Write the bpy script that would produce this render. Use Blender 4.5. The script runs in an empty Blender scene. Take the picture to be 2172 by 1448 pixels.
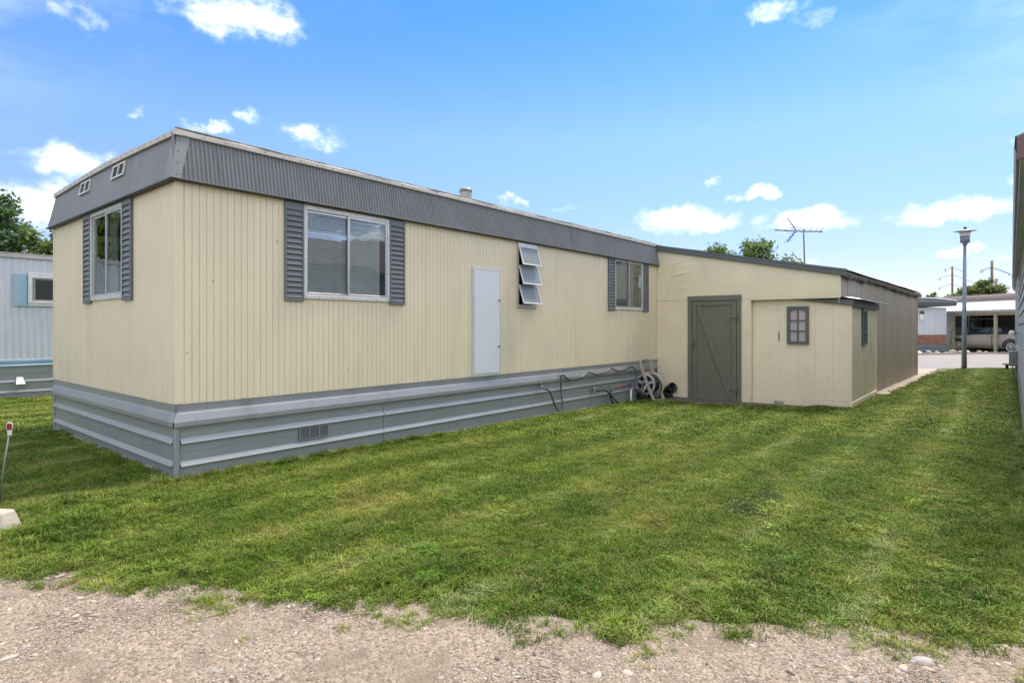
import bpy, bmesh, math, random
import numpy as np
from mathutils import Vector, Matrix, noise as mnoise
random.seed(7); rng = np.random.default_rng(11)
R = math.radians
SC = bpy.context.scene
COL = SC.collection

# ------------------------------------------------------------------ camera
H = 1.45
TH = R(39.75)
cam_d = bpy.data.cameras.new('camera'); cam = bpy.data.objects.new('camera', cam_d); COL.objects.link(cam)
cam.location = (0, 0, H); cam.rotation_euler = (R(90), 0, TH)
cam_d.sensor_width = 36; cam_d.lens = 36 * 1241 / 2172; cam_d.shift_y = -31 / 2172
cam_d.clip_start = 0.05; cam_d.clip_end = 3000
SC.camera = cam
FW = Vector((-math.sin(TH), math.cos(TH), 0)); RT = Vector((math.cos(TH), math.sin(TH), 0))
# ------------------------------------------------------------------ sun direction, sky, exposure
SUN_AZ = Vector((0.07, 0.62)).normalized(); SUN_EL = R(62)
sun_to = Vector((SUN_AZ.x * math.cos(SUN_EL), SUN_AZ.y * math.cos(SUN_EL), math.sin(SUN_EL)))
sd = bpy.data.lights.new('sun', 'SUN'); sd.energy = 2.4; sd.angle = R(12); sd.color = (1.0, 0.88, 0.70)
so = bpy.data.objects.new('sun', sd); COL.objects.link(so)
so.rotation_euler = (-sun_to).to_track_quat('-Z', 'Y').to_euler(); so.location = (0, 0, 30)

def ND(nt, t, **kw):
    n = nt.nodes.new(t)
    for k, v in kw.items():
        if k.startswith('i_'):
            n.inputs[k[2:].replace('_', ' ')].default_value = v
        else:
            setattr(n, k, v)
    return n
def LK(nt, a, b): nt.links.new(a, b)
def MATH(nt, op, a, b=None, c=None, clamp=False):
    n = nt.nodes.new('ShaderNodeMath'); n.operation = op; n.use_clamp = clamp
    for i, v in enumerate((a, b, c)):
        if v is None: continue
        if isinstance(v, (int, float)): n.inputs[i].default_value = v
        else: nt.links.new(v, n.inputs[i])
    return n.outputs[0]
def VMATH(nt, op, a, b=None):
    n = nt.nodes.new('ShaderNodeVectorMath'); n.operation = op
    for i, v in enumerate((a, b)):
        if v is None: continue
        if isinstance(v, (tuple, list, Vector)): n.inputs[i].default_value = tuple(v)
        else: nt.links.new(v, n.inputs[i])
    return n
def MIX(nt, f, a, b, mode='MIX'):
    n = nt.nodes.new('ShaderNodeMix'); n.data_type = 'RGBA'; n.blend_type = mode; n.clamp_factor = True
    for s, v in ((n.inputs[0], f), (n.inputs[6], a), (n.inputs[7], b)):
        if isinstance(v, (int, float)): s.default_value = v
        elif isinstance(v, (tuple, list)): s.default_value = tuple(v) + ((1,) if len(v) == 3 else ())
        else: nt.links.new(v, s)
    return n.outputs[2]
def RAMP(nt, f, stops, interp='LINEAR'):
    n = nt.nodes.new('ShaderNodeValToRGB'); n.color_ramp.interpolation = interp
    el = n.color_ramp.elements
    while len(el) < len(stops): el.new(0.5)
    for e, (p, c) in zip(el, stops):
        e.position = p; e.color = tuple(c) + ((1,) if len(c) == 3 else ()) if not isinstance(c, (int, float)) else (c, c, c, 1)
    nt.links.new(f, n.inputs[0]); return n.outputs[0]
def SMOOTH(nt, v, a, b):
    n = nt.nodes.new('ShaderNodeMapRange'); n.interpolation_type = 'SMOOTHSTEP'
    nt.links.new(v, n.inputs[0]); n.inputs[1].default_value = a; n.inputs[2].default_value = b
    return n.outputs[0]
def NOISE(nt, vec, scale, detail=4, rough=0.55, dim='3D', dist=0.0):
    n = nt.nodes.new('ShaderNodeTexNoise'); n.noise_dimensions = dim
    n.inputs['Scale'].default_value = scale; n.inputs['Detail'].default_value = detail; n.inputs['Roughness'].default_value = rough
    n.inputs['Distortion'].default_value = dist
    if vec is not None: nt.links.new(vec, n.inputs['Vector'])
    return n.outputs[0]

world = bpy.data.worlds.new('World'); SC.world = world; world.use_nodes = True
nt = world.node_tree; nt.nodes.clear()
out = ND(nt, 'ShaderNodeOutputWorld'); bg = ND(nt, 'ShaderNodeBackground'); bg.inputs[1].default_value = 0.15
LK(nt, bg.outputs[0], out.inputs[0])
sky = ND(nt, 'ShaderNodeTexSky', sky_type='NISHITA', sun_disc=False, sun_elevation=SUN_EL,
         sun_rotation=math.atan2(SUN_AZ.x, SUN_AZ.y), altitude=1300, air_density=1.0, dust_density=0.3, ozone_density=1.4)
tc = ND(nt, 'ShaderNodeTexCoord'); dirv = tc.outputs['Generated']
# cumulus: a cloud field on the dome (direction projected onto a flat layer), plus the drifts of cloud where they hang
sep = ND(nt, 'ShaderNodeSeparateXYZ'); LK(nt, dirv, sep.inputs[0])
zc = MATH(nt, 'MAXIMUM', sep.outputs[2], 0.03)
grade = RAMP(nt, MATH(nt, 'MAXIMUM', sep.outputs[2], 0.0), [(0.0, (0.40, 0.37, 0.42)), (0.09, (0.44, 0.40, 0.46)), (0.30, (0.51, 0.59, 0.72)), (0.475, (0.265, 0.525, 0.75)), (1.0, (0.24, 0.49, 0.72))])
clear = MIX(nt, 1.0, sky.outputs[0], grade, 'MULTIPLY')
lay = ND(nt, 'ShaderNodeCombineXYZ')
LK(nt, MATH(nt, 'DIVIDE', sep.outputs[0], zc), lay.inputs[0]); LK(nt, MATH(nt, 'DIVIDE', sep.outputs[1], zc), lay.inputs[1])
puff = NOISE(nt, VMATH(nt, 'MULTIPLY', dirv, (1, 1, 1.8)).outputs[0], 17.0, 7, 0.6)
puff2 = NOISE(nt, VMATH(nt, 'MULTIPLY', dirv, (1, 1, 2.2)).outputs[0], 45.0, 6, 0.6)
# each drift: direction, half angle across, half angle high, density
def cdir(u, v):
    d = FW + RT * ((u - 1086) / 1241) + Vector((0, 0, -(v - 693) / 1241)); return d.normalized()
clouds = [(480, 20, 150, 52, 1.0), (560, 55, 75, 38, .95), (155, 25, 60, 35, .8), (170, 345, 110, 34, 1.0), (80, 440, 120, 45, 1.0), (130, 398, 70, 20, .8),
          (455, 272, 55, 11, .8), (528, 250, 26, 12, .85), (665, 285, 60, 24, .9), (285, 236, 18, 10, .7),
          (1628, 22, 52, 24, .95), (1722, 40, 45, 24, .6), (1450, 467, 105, 27, 1.15), (1605, 411, 45, 13, .95), (1205, 440, 22, 10, .75), (1110, 430, 14, 10, .75),
          (1510, 385, 18, 10, .75), (1705, 466, 95, 22, 1.0), (2020, 449, 125, 22, 1.0), (2028, 535, 34, 10, .95), (2150, 380, 28, 16, .7), (2165, 305, 22, 12, .6),
          (1690, 555, 40, 10, .8), (2150, 552, 60, 14, .6), (1085, 428, 30, 10, .7), (-250, 300, 130, 40, 1.0), (2420, 250, 150, 40, 1.0), (2600, 480, 160, 30, 1.0), (-500, 120, 180, 60, 1.0)]
wn = nt.nodes.new('ShaderNodeTexNoise'); wn.inputs['Scale'].default_value = 21.0; wn.inputs['Detail'].default_value = 5; wn.inputs['Roughness'].default_value = 0.62; LK(nt, dirv, wn.inputs['Vector'])
wv_ = VMATH(nt, 'MULTIPLY', VMATH(nt, 'SUBTRACT', wn.outputs['Color'], (0.5, 0.5, 0.5)).outputs[0], (0.105, 0.105, 0.05)).outputs[0]
cdv = VMATH(nt, 'ADD', dirv, wv_).outputs[0]
acc = None
for (u, v, a, b, k) in clouds:
    d = cdir(u, v); right = Vector((d.y, -d.x, 0)).normalized(); upv = right.cross(d).normalized()
    cs = (FW.dot(d)) / 1241.0
    du = VMATH(nt, 'DOT_PRODUCT', cdv, tuple(right / (a * cs * 1.3))).outputs['Value']; dv = VMATH(nt, 'DOT_PRODUCT', cdv, tuple(upv / (b * cs * 1.5))).outputs['Value']
    e = MATH(nt, 'MULTIPLY_ADD', dv, dv, MATH(nt, 'MULTIPLY', du, du))
    m = MATH(nt, 'MULTIPLY_ADD', e, -k, k)
    acc = m if acc is None else MATH(nt, 'MAXIMUM', acc, m)
acc = MATH(nt, 'MULTIPLY', MATH(nt, 'MAXIMUM', acc, 0.0), MATH(nt, 'GREATER_THAN', VMATH(nt, 'DOT_PRODUCT', dirv, tuple(FW)).outputs['Value'], 0.1))
edge = MATH(nt, 'ADD', MATH(nt, 'MULTIPLY', MATH(nt, 'SUBTRACT', puff, 0.5), 2.2), MATH(nt, 'MULTIPLY', MATH(nt, 'SUBTRACT', puff2, 0.5), 1.3))
cm = MATH(nt, 'MULTIPLY', MATH(nt, 'MULTIPLY', SMOOTH(nt, MATH(nt, 'ADD', acc, edge), 0.0, 2.0), SMOOTH(nt, acc, 0.0, 0.95)), 0.95)
# denser broken cloud out of view, overhead and behind, added as fill light
field = NOISE(nt, lay.outputs[0], 1.1, 6, 0.6)
behind = VMATH(nt, 'DOT_PRODUCT', dirv, tuple(-(FW * 0.93 + Vector((0, 0, -0.55))).normalized())).outputs['Value']
ff = MATH(nt, 'MULTIPLY', SMOOTH(nt, field, 0.40, 0.58), SMOOTH(nt, behind, -0.55, 0.1))
ff = MATH(nt, 'MULTIPLY', ff, SMOOTH(nt, sep.outputs[2], 0.0, 0.2))
cover = MATH(nt, 'MAXIMUM', cm, MATH(nt, 'MULTIPLY', ff, 0.9))
shade = SMOOTH(nt, puff, 0.3, 0.65)
ccol = MIX(nt, shade, (5.6, 5.7, 6.1), (7.2, 7.1, 7.0))
skyc = MIX(nt, cover, clear, ccol)
LK(nt, skyc, bg.inputs[0])

vs = SC.view_settings; SC.display_settings.display_device = 'sRGB'
vs.view_transform = 'Standard'; vs.look = 'None'; vs.gamma = 1.0; vs.exposure = 1.23; vs.use_curve_mapping = False
SC.render.engine = 'CYCLES'
cy = SC.cycles; cy.max_bounces = 6; cy.diffuse_bounces = 2; cy.glossy_bounces = 4; cy.transmission_bounces = 6; cy.transparent_max_bounces = 16
cy.use_denoising = True; cy.caustics_reflective = False; cy.caustics_refractive = False

# ------------------------------------------------------------------ helpers
BASE = {}
def tag(o, label=None, cat=None, group=None, kind=None):
    if label: o['label'] = label
    if cat: o['category'] = cat
    if group: o['group'] = group
    if kind: o['kind'] = kind
    return o
def empty(name, loc, label, cat, group=None):
    o = bpy.data.objects.new(name, None); COL.objects.link(o); o.location = loc; o.empty_display_size = 0.2
    BASE[o.name] = Vector(loc); return tag(o, label, cat, group)
def root_base(p): return BASE.get(p.name, Vector((0, 0, 0)))
class MB:
    def __init__(s): s.v = []; s.f = []; s.sm = []
    def add(s, vs, fs, smooth=False):
        n = len(s.v); s.v += [tuple(v) for v in vs]; s.f += [tuple(i + n for i in f) for f in fs]; s.sm += [smooth] * len(fs); return s
    def box(s, x0, x1, y0, y1, z0, z1):
        if x0 > x1: x0, x1 = x1, x0
        if y0 > y1: y0, y1 = y1, y0
        if z0 > z1: z0, z1 = z1, z0
        return s.add([(x0, y0, z0), (x1, y0, z0), (x1, y1, z0), (x0, y1, z0), (x0, y0, z1), (x1, y0, z1), (x1, y1, z1), (x0, y1, z1)],
                     [(3, 2, 1, 0), (4, 5, 6, 7), (0, 1, 5, 4), (1, 2, 6, 5), (2, 3, 7, 6), (3, 0, 4, 7)])
    def hexa(s, p):   # eight corners, ordered like box
        return s.add(p, [(3, 2, 1, 0), (4, 5, 6, 7), (0, 1, 5, 4), (1, 2, 6, 5), (2, 3, 7, 6), (3, 0, 4, 7)])
    def prism(s, poly, axis, a, b):   # poly: 2D points (ccw); axis: 'x','y','z'
        n = len(poly)
        def P(p, t):
            return {'x': (t, p[0], p[1]), 'y': (p[0], t, p[1]), 'z': (p[0], p[1], t)}[axis]
        vs = [P(p, a) for p in poly] + [P(p, b) for p in poly]
        fs = [tuple(range(n))[::-1], tuple(range(n, 2 * n))] + [(i, (i + 1) % n, n + (i + 1) % n, n + i) for i in range(n)]
        return s.add(vs, fs)
    def tube(s, pts, r, n=8, caps=True):
        pts = [Vector(p) for p in pts]; rs = r if isinstance(r, (list, tuple)) else [r] * len(pts)
        vs = []; fs = []; up = None
        for i, p in enumerate(pts):
            t = (pts[min(i + 1, len(pts) - 1)] - pts[max(i - 1, 0)])
            t = t.normalized() if t.length > 1e-9 else Vector((0, 0, 1))
            if up is None:
                up = t.orthogonal().normalized()
            else:
                up = (up - t * up.dot(t)); up = up.normalized() if up.length > 1e-6 else t.orthogonal().normalized()
            w = t.cross(up)
            for k in range(n):
                a = 2 * math.pi * k / n; vs.append(p + (up * math.cos(a) + w * math.sin(a)) * rs[i])
        for i in range(len(pts) - 1):
            for k in range(n):
                fs.append((i * n + k, i * n + (k + 1) % n, (i + 1) * n + (k + 1) % n, (i + 1) * n + k))
        s.add(vs, fs, True)
        if caps:
            m = len(s.v) - len(vs)
            s.f += [tuple(m + k for k in range(n))[::-1], tuple(m + (len(pts) - 1) * n + k for k in range(n))]; s.sm += [False, False]
        return s
    def lathe(s, prof, c=(0, 0, 0), n=24, axis='z', smooth=True):
        vs = []; fs = []; m = len(prof)
        for k in range(n):
            a = 2 * math.pi * k / n
            for (r, h) in prof:
                q = {'z': (r * math.cos(a), r * math.sin(a), h), 'x': (h, r * math.cos(a), r * math.sin(a)), 'y': (r * math.sin(a), h, r * math.cos(a))}[axis]
                vs.append((c[0] + q[0], c[1] + q[1], c[2] + q[2]))
        for k in range(n):
            for i in range(m - 1):
                fs.append((k * m + i, ((k + 1) % n) * m + i, ((k + 1) % n) * m + i + 1, k * m + i + 1))
        return s.add(vs, fs, smooth)
    def grid(s, fn, nu, nv, smooth=True, thick=None):
        vs = [fn(i / nu, j / nv) for j in range(nv + 1) for i in range(nu + 1)]
        fs = [(j * (nu + 1) + i, j * (nu + 1) + i + 1, (j + 1) * (nu + 1) + i + 1, (j + 1) * (nu + 1) + i) for j in range(nv) for i in range(nu)]
        return s.add(vs, fs, smooth)
    def extr(s, prof, p0, p1, out, upv=(0, 0, 1)):   # open or closed profile (o, z) swept straight from p0 to p1
        p0 = Vector(p0); p1 = Vector(p1); out = Vector(out); upv = Vector(upv); n = len(prof)
        vs = [p + out * q[0] + upv * q[1] for p in (p0, p1) for q in prof]
        fs = [(i, i + 1, n + i + 1, n + i) for i in range(n - 1)]
        return s.add(vs, fs)
    def xf(s, M):
        s.v = [tuple(M @ Vector(v)) for v in s.v]; return s
    def build(s, name, mat, parent=None, bevel=0, label=None, cat=None, group=None, kind=None, fix=True):
        b = root_base(parent) if parent is not None else Vector((0, 0, 0))
        me = bpy.data.meshes.new(name)
        me.from_pydata([(v[0] - b.x, v[1] - b.y, v[2] - b.z) for v in s.v], [], s.f)
        me.polygons.foreach_set('use_smooth', s.sm); me.validate(); me.update()
        if bevel or fix:
            bm = bmesh.new(); bm.from_mesh(me)
            if fix: bmesh.ops.recalc_face_normals(bm, faces=bm.faces)
            if bevel: bmesh.ops.bevel(bm, geom=list(bm.edges), offset=bevel, segments=1, affect='EDGES', profile=0.5)
            bm.to_mesh(me); bm.free()
        me.materials.append(mat if not isinstance(mat, str) else M[mat])
        o = bpy.data.objects.new(name, me); COL.objects.link(o)
        if parent is not None:
            o.parent = parent; BASE[o.name] = b
        return tag(o, label, cat, group, kind)
def piece(name, me, parent, loc, scale=(1, 1, 1), rot=(0, 0, 0)):
    b = root_base(parent)
    o = bpy.data.objects.new(name, me); COL.objects.link(o); o.parent = parent
    o.location = Vector(loc) - b; o.scale = scale; o.rotation_euler = rot; BASE[o.name] = b
    return o
def mesh_of(mb, name, mat, bevel=0):
    me = bpy.data.meshes.new(name); me.from_pydata(mb.v, [], mb.f); me.polygons.foreach_set('use_smooth', mb.sm); me.validate(); me.update()
    bm = bmesh.new(); bm.from_mesh(me); bmesh.ops.recalc_face_normals(bm, faces=bm.faces)
    if bevel: bmesh.ops.bevel(bm, geom=list(bm.edges), offset=bevel, segments=1, affect='EDGES', profile=0.5)
    bm.to_mesh(me); bm.free()
    me.materials.append(M[mat] if isinstance(mat, str) else mat); return me
class Fr:   # a wall frame: s along the wall, o outward, z up
    def __init__(s, fn): s.p = fn
    def box(s, mb, s0, s1, o0, o1, z0, z1):
        a = s.p(s0, o0, z0); b = s.p(s1, o1, z1); return mb.box(a[0], b[0], a[1], b[1], a[2], b[2])

# ------------------------------------------------------------------ materials
M = {}
def mat(name, col, rough=0.6, metal=0.0, var=0.12, scale=3.0, bump=0.0, bscale=60.0, stain=None, stain_amt=0.0, stain_scale=(1.5, 1.5, 0.5), rnd=0.0, spec=0.5, stretch=None, speck=0.0, rvar=0.15):
    m = bpy.data.materials.new(name); m.use_nodes = True; nt = m.node_tree; b = nt.nodes['Principled BSDF']
    g = ND(nt, 'ShaderNodeNewGeometry'); pos = g.outputs['Position']
    c = None
    n1 = NOISE(nt, pos, scale, 6, 0.6)
    dark = tuple(x * (1 - var) for x in col); lite = tuple(min(1, x * (1 + var)) for x in col)
    c = RAMP(nt, n1, [(0.28, dark), (0.72, lite)])
    if rnd:
        oi = ND(nt, 'ShaderNodeObjectInfo')
        c = MIX(nt, 1.0, c, RAMP(nt, oi.outputs['Random'], [(0, 1 - rnd), (1, 1 + rnd)]), 'MULTIPLY')
    if stain:
        sv = VMATH(nt, 'MULTIPLY', pos, stain_scale).outputs[0]
        sn = NOISE(nt, sv, 2.2, 8, 0.68)
        c = MIX(nt, MATH(nt, 'MULTIPLY', SMOOTH(nt, sn, 0.5, 0.78), stain_amt), c, stain)
    if speck:
        sp = NOISE(nt, pos, 38.0, 2, 0.5)
        c = MIX(nt, MATH(nt, 'MULTIPLY', SMOOTH(nt, sp, 0.70, 0.76), speck), c, tuple(x * 0.45 for x in col))
    LK(nt, c, b.inputs['Base Color'])
    rr = NOISE(nt, pos, scale * 4, 4, 0.6)
    LK(nt, MATH(nt, 'ADD', MATH(nt, 'MULTIPLY', MATH(nt, 'SUBTRACT', rr, 0.5), rvar * 2), rough, clamp=True), b.inputs['Roughness'])
    b.inputs['Metallic'].default_value = metal; b.inputs['Specular IOR Level'].default_value = spec
    if bump:
        bv = pos if stretch is None else VMATH(nt, 'MULTIPLY', pos, stretch).outputs[0]
        bn = NOISE(nt, bv, bscale, 5, 0.6)
        bp = ND(nt, 'ShaderNodeBump'); bp.inputs['Strength'].default_value = bump; bp.inputs['Distance'].default_value = 0.01
        LK(nt, bn, bp.inputs['Height']); LK(nt, bp.outputs[0], b.inputs['Normal'])
    M[name] = m; return m
mat('cream_siding', (0.745, 0.635, 0.452), 0.42, var=0.035, scale=1.2, rnd=0.022, stain=(0.60, 0.50, 0.34), stain_amt=0.6, stain_scale=(2.2, 2.2, 0.35), bump=0.22, bscale=5, speck=0.45)
mat('cream_backing', (0.76, 0.64, 0.42), 0.6, var=0.06)
mat('cream_plywood', (0.84, 0.73, 0.50), 0.6, var=0.06, scale=1.5, stain=(0.50, 0.42, 0.30), stain_amt=0.4, bump=0.45, bscale=11, stretch=(1, 1, 6), speck=0.3)
mat('cream_closet', (0.90, 0.76, 0.54), 0.6, var=0.05, scale=1.5, stain=(0.60, 0.50, 0.32), stain_amt=0.3, stain_scale=(3, 3, 1.2), bump=0.4, bscale=14, stretch=(1, 1, 3), speck=0.3, rnd=0.02)
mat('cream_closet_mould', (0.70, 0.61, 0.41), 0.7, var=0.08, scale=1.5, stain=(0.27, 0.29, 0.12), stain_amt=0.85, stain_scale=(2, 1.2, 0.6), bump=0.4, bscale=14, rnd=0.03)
mat('grey_metal', (0.185, 0.188, 0.195), 0.45, var=0.10, scale=2.0, stain=(0.075, 0.07, 0.07), stain_amt=0.55, stain_scale=(4, 4, 0.5), bump=0.12, bscale=16)
mat('grey_metal_end', (0.17, 0.17, 0.17), 0.5, var=0.12, scale=1.5, stain=(0.10, 0.10, 0.10), stain_amt=0.6, stain_scale=(3, 3, 0.4), bump=0.25, bscale=7)
mat('dark_lip', (0.05, 0.052, 0.055), 0.6, var=0.2)
mat('shutter_grey', (0.140, 0.152, 0.158), 0.5, var=0.06, scale=4, rnd=0.04, bump=0.08)
mat('skirt_metal', (0.305, 0.325, 0.330), 0.38, metal=0.25, var=0.07, scale=1.3, stain=(0.30, 0.29, 0.26), stain_amt=0.45, stain_scale=(1.5, 1.5, 3), bump=0.12, bscale=7)
mat('skirt_trim', (0.30, 0.312, 0.325), 0.36, metal=0.3, var=0.08, scale=2, stain=(0.16, 0.165, 0.17), stain_amt=0.5, bump=0.18, bscale=8)
mat('concrete', (0.40, 0.36, 0.31), 0.85, var=0.15, scale=5, stain=(0.26, 0.22, 0.18), stain_amt=0.5, bump=0.35, bscale=50)
mat('aluminium', (0.55, 0.55, 0.54), 0.35, metal=0.75, var=0.12, scale=8, stain=(0.30, 0.28, 0.26), stain_amt=0.4)
mat('white_alu', (0.62, 0.61, 0.59), 0.45, metal=0.2, var=0.08, scale=6, stain=(0.36, 0.33, 0.29), stain_amt=0.5)
mat('drip_edge', (0.52, 0.49, 0.45), 0.5, metal=0.2, var=0.15, scale=4, stain=(0.30, 0.25, 0.21), stain_amt=0.6, stain_scale=(5, 5, 5))
mat('roof_white', (0.55, 0.55, 0.54), 0.5, metal=0.3, var=0.12, scale=1.2, stain=(0.34, 0.32, 0.29), stain_amt=0.5)
mat('rivet_dark', (0.05, 0.045, 0.04), 0.6)
mat('dark_inside', (0.035, 0.033, 0.03), 0.9)
mat('room_wall', (0.10, 0.085, 0.07), 0.9)
mat('blind_white', (0.80, 0.79, 0.76), 0.5, var=0.04)
mat('curtain', (0.82, 0.80, 0.77), 0.85, var=0.08, scale=6, bump=0.1)
mat('curtain_brown', (0.12, 0.07, 0.05), 0.85, var=0.2)
mat('panel_white', (0.66, 0.68, 0.72), 0.4, var=0.03, scale=1, stain=(0.55, 0.54, 0.53), stain_amt=0.5, stain_scale=(6, 6, 0.3))
mat('frosted', (0.20, 0.235, 0.255), 0.5, var=0.10, spec=0.3)
mat('black_rubber', (0.014, 0.016, 0.018), 0.42, var=0.25, scale=12)
mat('hose_grey', (0.055, 0.063, 0.070), 0.38, var=0.25, scale=14)
mat('reel_plastic', (0.46, 0.40, 0.35), 0.45, var=0.08, scale=6)
mat('copper', (0.30, 0.12, 0.07), 0.5, metal=0.4, var=0.4, scale=20)
mat('brass', (0.35, 0.28, 0.20), 0.4, metal=0.7, var=0.2, scale=20)
mat('green_plastic', (0.01, 0.12, 0.05), 0.4)
mat('white_plastic', (0.70, 0.69, 0.66), 0.4, var=0.05)
mat('red_plastic', (0.28, 0.03, 0.03), 0.25, var=0.1)
mat('door_green', (0.165, 0.165, 0.118), 0.5, var=0.06, scale=3, bump=0.15, bscale=30, stretch=(1, 1, 0.3), speck=0.3)
mat('fascia_green', (0.115, 0.125, 0.115), 0.5, var=0.1, scale=3, bump=0.1)
mat('galv', (0.34, 0.355, 0.37), 0.45, metal=0.6, var=0.15, scale=6, stain=(0.28, 0.28, 0.28), stain_amt=0.5, bump=0.1, bscale=20)
mat('tan_wall', (0.39, 0.325, 0.225), 0.65, var=0.08, scale=1.5, stain=(0.16, 0.13, 0.10), stain_amt=0.55, stain_scale=(3, 3, 0.35), bump=0.2, bscale=12, rnd=0.06)
mat('tan_upper', (0.42, 0.36, 0.29), 0.65, var=0.08, scale=2, stain=(0.20, 0.16, 0.12), stain_amt=0.6, stain_scale=(6, 6, 0.4), bump=0.2, rnd=0.05)
mat('roll_roofing', (0.22, 0.19, 0.155), 0.95, var=0.4, scale=14, stain=(0.42, 0.38, 0.30), stain_amt=0.55, stain_scale=(6, 6, 6), bump=0.9, bscale=40)
mat('wood_brown', (0.13, 0.085, 0.055), 0.8, var=0.25, scale=6)
mat('brown_slab', (0.105, 0.080, 0.072), 0.85, var=0.2, scale=4, bump=0.4, bscale=60, stain=(0.17, 0.14, 0.12), stain_amt=0.5)
mat('pink_pane', (0.50, 0.42, 0.40), 0.18, var=0.08, scale=6)
mat('neigh_white', (0.56, 0.58, 0.61), 0.45, var=0.05, scale=2, stain=(0.42, 0.41, 0.40), stain_amt=0.4, stain_scale=(4, 4, 0.3))
mat('light_blue', (0.29, 0.43, 0.52), 0.5, var=0.06, scale=5, stain=(0.36, 0.48, 0.55), stain_amt=0.5)
mat('clapboard', (0.48, 0.46, 0.445), 0.55, var=0.10, scale=3, rnd=0.05, bump=0.2, bscale=10, stretch=(1, 0.3, 4))
mat('right_trim', (0.36, 0.335, 0.32), 0.55, var=0.1, scale=3)
mat('rake_brown', (0.16, 0.095, 0.088), 0.6, var=0.15, scale=3)
mat('box_grey', (0.33, 0.34, 0.34), 0.45, var=0.05)
mat('globe', (0.70, 0.66, 0.55), 0.3, var=0.03)
mat('weathered_wood', (0.33, 0.29, 0.25), 0.85, var=0.25, scale=8, bump=0.4, bscale=30)
mat('lamp_grey', (0.20, 0.225, 0.255), 0.45, metal=0.4, var=0.15, scale=6)
mat('lamp_white', (0.60, 0.58, 0.55), 0.35, var=0.05)
mat('far_white', (0.60, 0.62, 0.66), 0.5, var=0.03, scale=2)
mat('far_grey', (0.17, 0.19, 0.21), 0.5, var=0.06, scale=2)
mat('brick_red', (0.36, 0.15, 0.09), 0.8, var=0.25, scale=6, rnd=0.2)
mat('mortar', (0.34, 0.28, 0.24), 0.9)
mat('post_cream', (0.46, 0.40, 0.28), 0.6, var=0.06)
mat('lattice', (0.62, 0.62, 0.63), 0.6, var=0.04)
mat('shingle', (0.135, 0.105, 0.100), 0.9, var=0.22, scale=9, rnd=0.25, bump=0.5)
mat('roof_sheet_white', (0.72, 0.72, 0.72), 0.4, var=0.03, scale=1)
mat('far_wall', (0.13, 0.145, 0.14), 0.7, var=0.06)
mat('car_paint', (0.42, 0.375, 0.32), 0.28, metal=0.2, var=0.02, rvar=0.02)
mat('soft_top', (0.012, 0.012, 0.013), 0.8)
mat('car_glass', (0.02, 0.03, 0.035), 0.06, var=0.02, spec=0.9, rvar=0.01)
mat('tyre', (0.018, 0.018, 0.018), 0.85)
mat('rim', (0.62, 0.62, 0.63), 0.3, metal=0.7, var=0.04)
mat('black_plastic', (0.015, 0.015, 0.016), 0.5)
mat('pole_wood', (0.19, 0.115, 0.08), 0.85, var=0.2, scale=3)
mat('steel_dark', (0.13, 0.12, 0.115), 0.5, metal=0.6, var=0.2, scale=8)
mat('antenna_rust', (0.19, 0.115, 0.085), 0.6, metal=0.3, var=0.3, scale=10)
mat('bark', (0.14, 0.105, 0.075), 0.9, var=0.3, scale=8, bump=0.5, bscale=20)
mat('rock_pale', (0.42, 0.36, 0.32), 0.9, var=0.2, scale=8, rnd=0.3, bump=0.4)
mat('clip_grey', (0.15, 0.19, 0.055), 0.9, var=0.25, scale=20)
mat('asphalt', (0.25, 0.232, 0.228), 0.85, var=0.07, scale=0.8, bump=0.3, bscale=80, stain=(0.19, 0.18, 0.175), stain_amt=0.4, stain_scale=(0.5, 0.5, 0.5))
mat('path_concrete', (0.38, 0.335, 0.29), 0.85, var=0.1, scale=3, bump=0.3, bscale=60, stain=(0.36, 0.31, 0.27), stain_amt=0.4)

def glass_mat(name, tint=(0.92, 0.95, 0.95), refl=1.0):
    m = bpy.data.materials.new(name); m.use_nodes = True; nt = m.node_tree; nt.nodes.clear()
    o = ND(nt, 'ShaderNodeOutputMaterial'); mx = ND(nt, 'ShaderNodeMixShader'); tr = ND(nt, 'ShaderNodeBsdfTransparent'); gl = ND(nt, 'ShaderNodeBsdfGlossy')
    fr = ND(nt, 'ShaderNodeFresnel'); fr.inputs[0].default_value = 1.52
    tr.inputs[0].default_value = (*tint, 1); gl.inputs['Roughness'].default_value = 0.015; gl.inputs[0].default_value = (0.95, 0.97, 1, 1)
    g = ND(nt, 'ShaderNodeNewGeometry'); wn = NOISE(nt, g.outputs['Position'], 2.6, 2, 0.5); bp = ND(nt, 'ShaderNodeBump'); bp.inputs['Strength'].default_value = 0.12; bp.inputs['Distance'].default_value = 0.03
    LK(nt, wn, bp.inputs['Height']); LK(nt, bp.outputs[0], gl.inputs['Normal'])
    LK(nt, MATH(nt, 'MULTIPLY', fr.outputs[0], 0.85 * refl, clamp=True), mx.inputs[0]); LK(nt, tr.outputs[0], mx.inputs[1]); LK(nt, gl.outputs[0], mx.inputs[2]); LK(nt, mx.outputs[0], o.inputs[0])
    M[name] = m; return m
glass_mat('glass'); glass_mat('glass_dim', (0.55, 0.6, 0.6), 1.6)

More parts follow.
